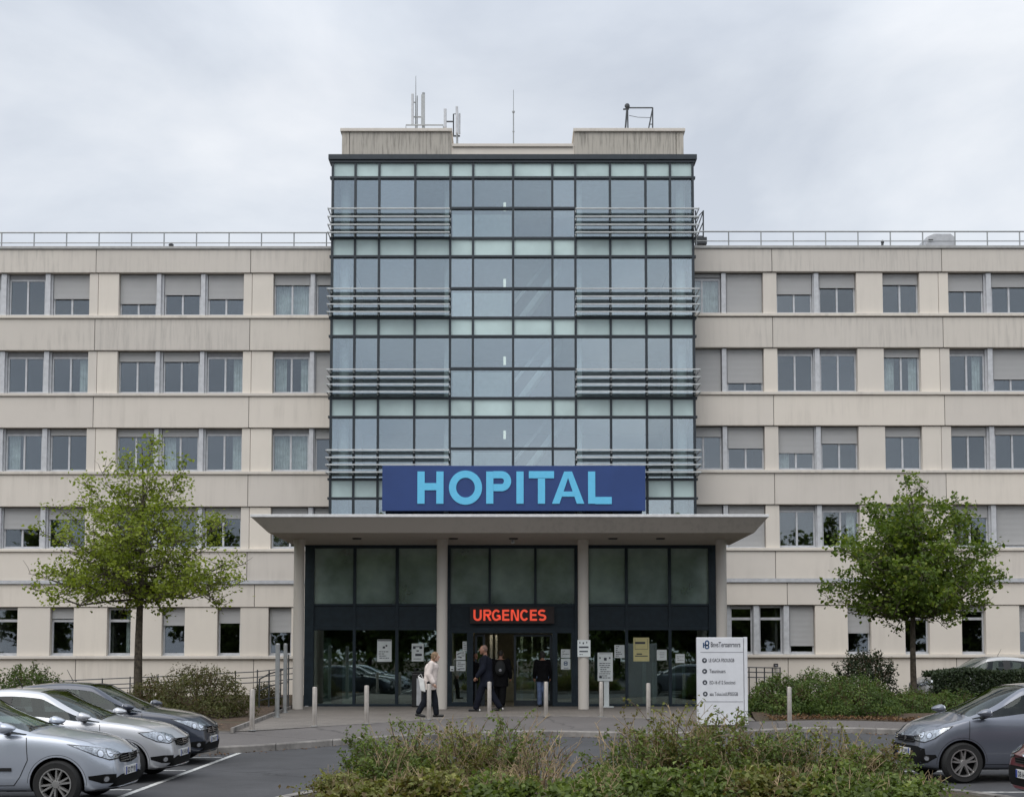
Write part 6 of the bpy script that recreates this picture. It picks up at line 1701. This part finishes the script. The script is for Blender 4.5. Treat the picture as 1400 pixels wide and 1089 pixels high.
# the woman by the second column, walking to the right
g, h = stand(587.5, 979.5, 890.5)
Tw, hd, hs, s_ = person('person in a cream jacket and dark trousers walking past the second canopy column', g, R(-4), h, ((16,10),(-13,14)), .13, ((-8,10,25),(-12,9,42)), .08, 'skin_light', ('hair_grey','bob'), 'jacket_white', .72, 'jeans', width=1.05, bulk=1.36)
b = thing('carrier_bag', 'white carrier bag tucked behind the hip of the person in the cream jacket', 'bag', (g.x-.20, g.y-.20, g.z+h*.52))
m = MB(); m.add([(-.03,-.04,-.20),(.10,-.04,-.24),(.06,-.03,.10),(-.11,-.03,.20),(-.03,.05,-.20),(.10,.05,-.24),(.06,.03,.10),(-.11,.03,.20)], [(0,1,2,3),(7,6,5,4),(0,4,5,1),(1,5,6,2),(2,6,7,3),(3,7,4,0)]); m.build('bag_body', M['bag_white'], b, local=True, bevel=.02)
m = MB(); m.tube([(-.09,0,.19),(-.03,-.01,.25),(.04,0,.11)], .008, 6); m.build('handle', M['bag_white'], b, local=True)
# the bald man in the dark suit, stepping to the left
g, h = stand(665, 971.5, 881)
person('bald person in a dark navy suit striding towards the open door leaf', g, R(176), h, ((21,6),(-17,12)), .06, ((10,8,26),(-10,8,15)), .02, 'skin_brown', ('hair_short','crop'), 'suit', .66, 'suit', 'shoe_black', True, 1.12, bulk=1.3)
# dark figure with a rucksack behind him
g2, h2 = stand(684, 967.5, 878); g2 = Vector((P(684,960,YH-.5).x, YH-.5, ZG+.004)); h2 = 1.78
person('person all in black with a rucksack going in at the door', g2, R(80), h2, ((10,6),(-8,10)), .10, ((10,10,20),(-5,10,25)), .02, 'skin_brown', ('hair_dark','crop'), 'cloth_black', .62, 'cloth_black', width=1.3, bulk=1.3)
b = thing('rucksack', 'dark grey rucksack on the back of the person all in black', 'bag', (g2.x, g2.y-.20, g2.z+1.22))
m = MB(); m.ball((0,-.06,.02), (.17,.12,.25), 16, 10); m.ball((0,-.13,-.07), (.12,.07,.12), 14, 8); remesh(m, 'pack', M['bag_black'], b, .014)
m = MB(); m.ball((0,-.205,-.05), (.045,.012,.045), 12, 8); m.build('patch', M['totemline'], b, local=True, smooth=True)
# figure in the doorway holding something red
g3 = Vector((P(649.5,960,YH+.3).x, YH+.3, ZG+.014)); h3 = 1.70
T3, hd, hs, s_ = person('person in dark clothes standing in the open doorway holding a red folder', g3, R(-70), h3, ((2,2),(-3,3)), .02, ((28,6,68),(8,8,20)), .02, 'skin_brown', ('hair_dark','crop'), 'cloth_black', .72, 'cloth_black')
w_ = hd[0][1]; c, s = math.cos(R(-70)), math.sin(R(-70)); wp = Vector((g3.x+w_.x*c-w_.y*s, g3.y+w_.x*s+w_.y*c, g3.z+w_.z))
b = thing('folder', 'red folder held by the person in the open doorway', 'folder', wp); m = MB(); m.box(-.15,.12,-.075,-.055,-.04,.055); m.build('cover', M['folder_red'], b, local=True, bevel=.004)
m = MB(); m.box(-.145,.115,-.072,-.058,.0555,.060); m.build('pages', M['paper'], b, local=True)
# figure behind the closed leaf, seen from behind
g4 = Vector((P(742,955,YH-.30).x, YH-.30, ZG+.004))
person('person in a black coat and blue denim standing at the closed glass door leaf', g4, R(95), 1.74, ((3,3),(-3,4)), .03, ((5,9,18),(5,9,18)), .02, 'skin_brown', ('hair_dark','bob'), 'cloth_black', .78, 'denim', width=1.06)
# ================================================================== SKY, SUN, CAMERA
w = bpy.data.worlds.new('World'); SC.world = w; w.use_nodes = True; nt = w.node_tree; nt.nodes.clear()
out = nt.nodes.new('ShaderNodeOutputWorld'); bg = nt.nodes.new('ShaderNodeBackground'); bg.inputs['Strength'].default_value = .1
sky = nt.nodes.new('ShaderNodeTexSky'); sky.sky_type = 'NISHITA'; sky.sun_disc = False
SUN_EL, SUN_AZ = 52.0, 205.0                                   # degrees; the sun stands behind the camera, a little to the left, veiled by cloud
sky.sun_elevation = R(SUN_EL); sky.sun_rotation = R(SUN_AZ)
tc = nt.nodes.new('ShaderNodeTexCoord')
mp = nt.nodes.new('ShaderNodeMapping'); mp.inputs['Scale'].default_value = (1.0, 1.0, 2.3); L(nt, tc.outputs['Generated'], mp.inputs['Vector'])
n1 = nt.nodes.new('ShaderNodeTexNoise'); n1.inputs['Scale'].default_value = 3.1; n1.inputs['Detail'].default_value = 7; n1.inputs['Roughness'].default_value = .52; n1.inputs['Distortion'].default_value = .25
L(nt, mp.outputs[0], n1.inputs['Vector'])
n2 = nt.nodes.new('ShaderNodeTexNoise'); n2.inputs['Scale'].default_value = 1.3; n2.inputs['Detail'].default_value = 4
L(nt, mp.outputs[0], n2.inputs['Vector'])
cl = ramp(nt, n1.outputs['Fac'], [(.34,(.585,.63,.70,1)),(.50,(.73,.77,.825,1)),(.66,(.88,.90,.93,1))])
cl2 = ramp(nt, n2.outputs['Fac'], [(.35,(.89,.905,.935,1)),(.64,(1.03,1.03,1.03,1))])
cm = mixc(nt, 1.0, cl, cl2, 'MULTIPLY')
# an overcast sky is brighter overhead than at the horizon
sep = nt.nodes.new('ShaderNodeSeparateXYZ'); L(nt, tc.outputs['Generated'], sep.inputs[0])
zr = nt.nodes.new('ShaderNodeMapRange'); zr.inputs[1].default_value = .40; zr.inputs[2].default_value = 1.0; zr.inputs[3].default_value = 11.0; zr.inputs[4].default_value = 21.0
L(nt, sep.outputs['Z'], zr.inputs[0])
vm = nt.nodes.new('ShaderNodeVectorMath'); vm.operation = 'SCALE'; L(nt, cm, vm.inputs[0]); L(nt, zr.outputs[0], vm.inputs['Scale'])
mx = mixc(nt, .92, sky.outputs['Color'], vm.outputs[0])
L(nt, mx, bg.inputs['Color']); L(nt, bg.outputs[0], out.inputs[0])
sl = bpy.data.lights.new('sun', 'SUN'); sl.energy = 1.5; sl.angle = R(55); sl.color = (1.0, .955, .89)
so = bpy.data.objects.new('sun', sl); COL.objects.link(so)
az = R(SUN_AZ)                                                  # clockwise from +Y
d = Vector((math.sin(az)*math.cos(R(SUN_EL)), math.cos(az)*math.cos(R(SUN_EL)), math.sin(R(SUN_EL))))
so.rotation_euler = d.to_track_quat('Z', 'Y').to_euler()
cd = bpy.data.cameras.new('camera'); co = bpy.data.objects.new('camera', cd); COL.objects.link(co)
cd.sensor_width = 36.0; cd.sensor_fit = 'HORIZONTAL'; cd.lens = 36.0*F/1400.0
cd.shift_y = (CYP-544.5)/1400.0; cd.clip_end = 3000; cd.clip_start = .1
co.location = (0, 0, EYE); co.rotation_euler = (math.pi/2+PITCH, 0, 0)
SC.camera = co
vs = SC.view_settings; vs.view_transform = 'Standard'; vs.look = 'None'; vs.exposure = 0.0; vs.gamma = 1.0; vs.use_curve_mapping = False
SC.cycles.max_bounces = 8; SC.cycles.transparent_max_bounces = 24; SC.cycles.use_denoising = True
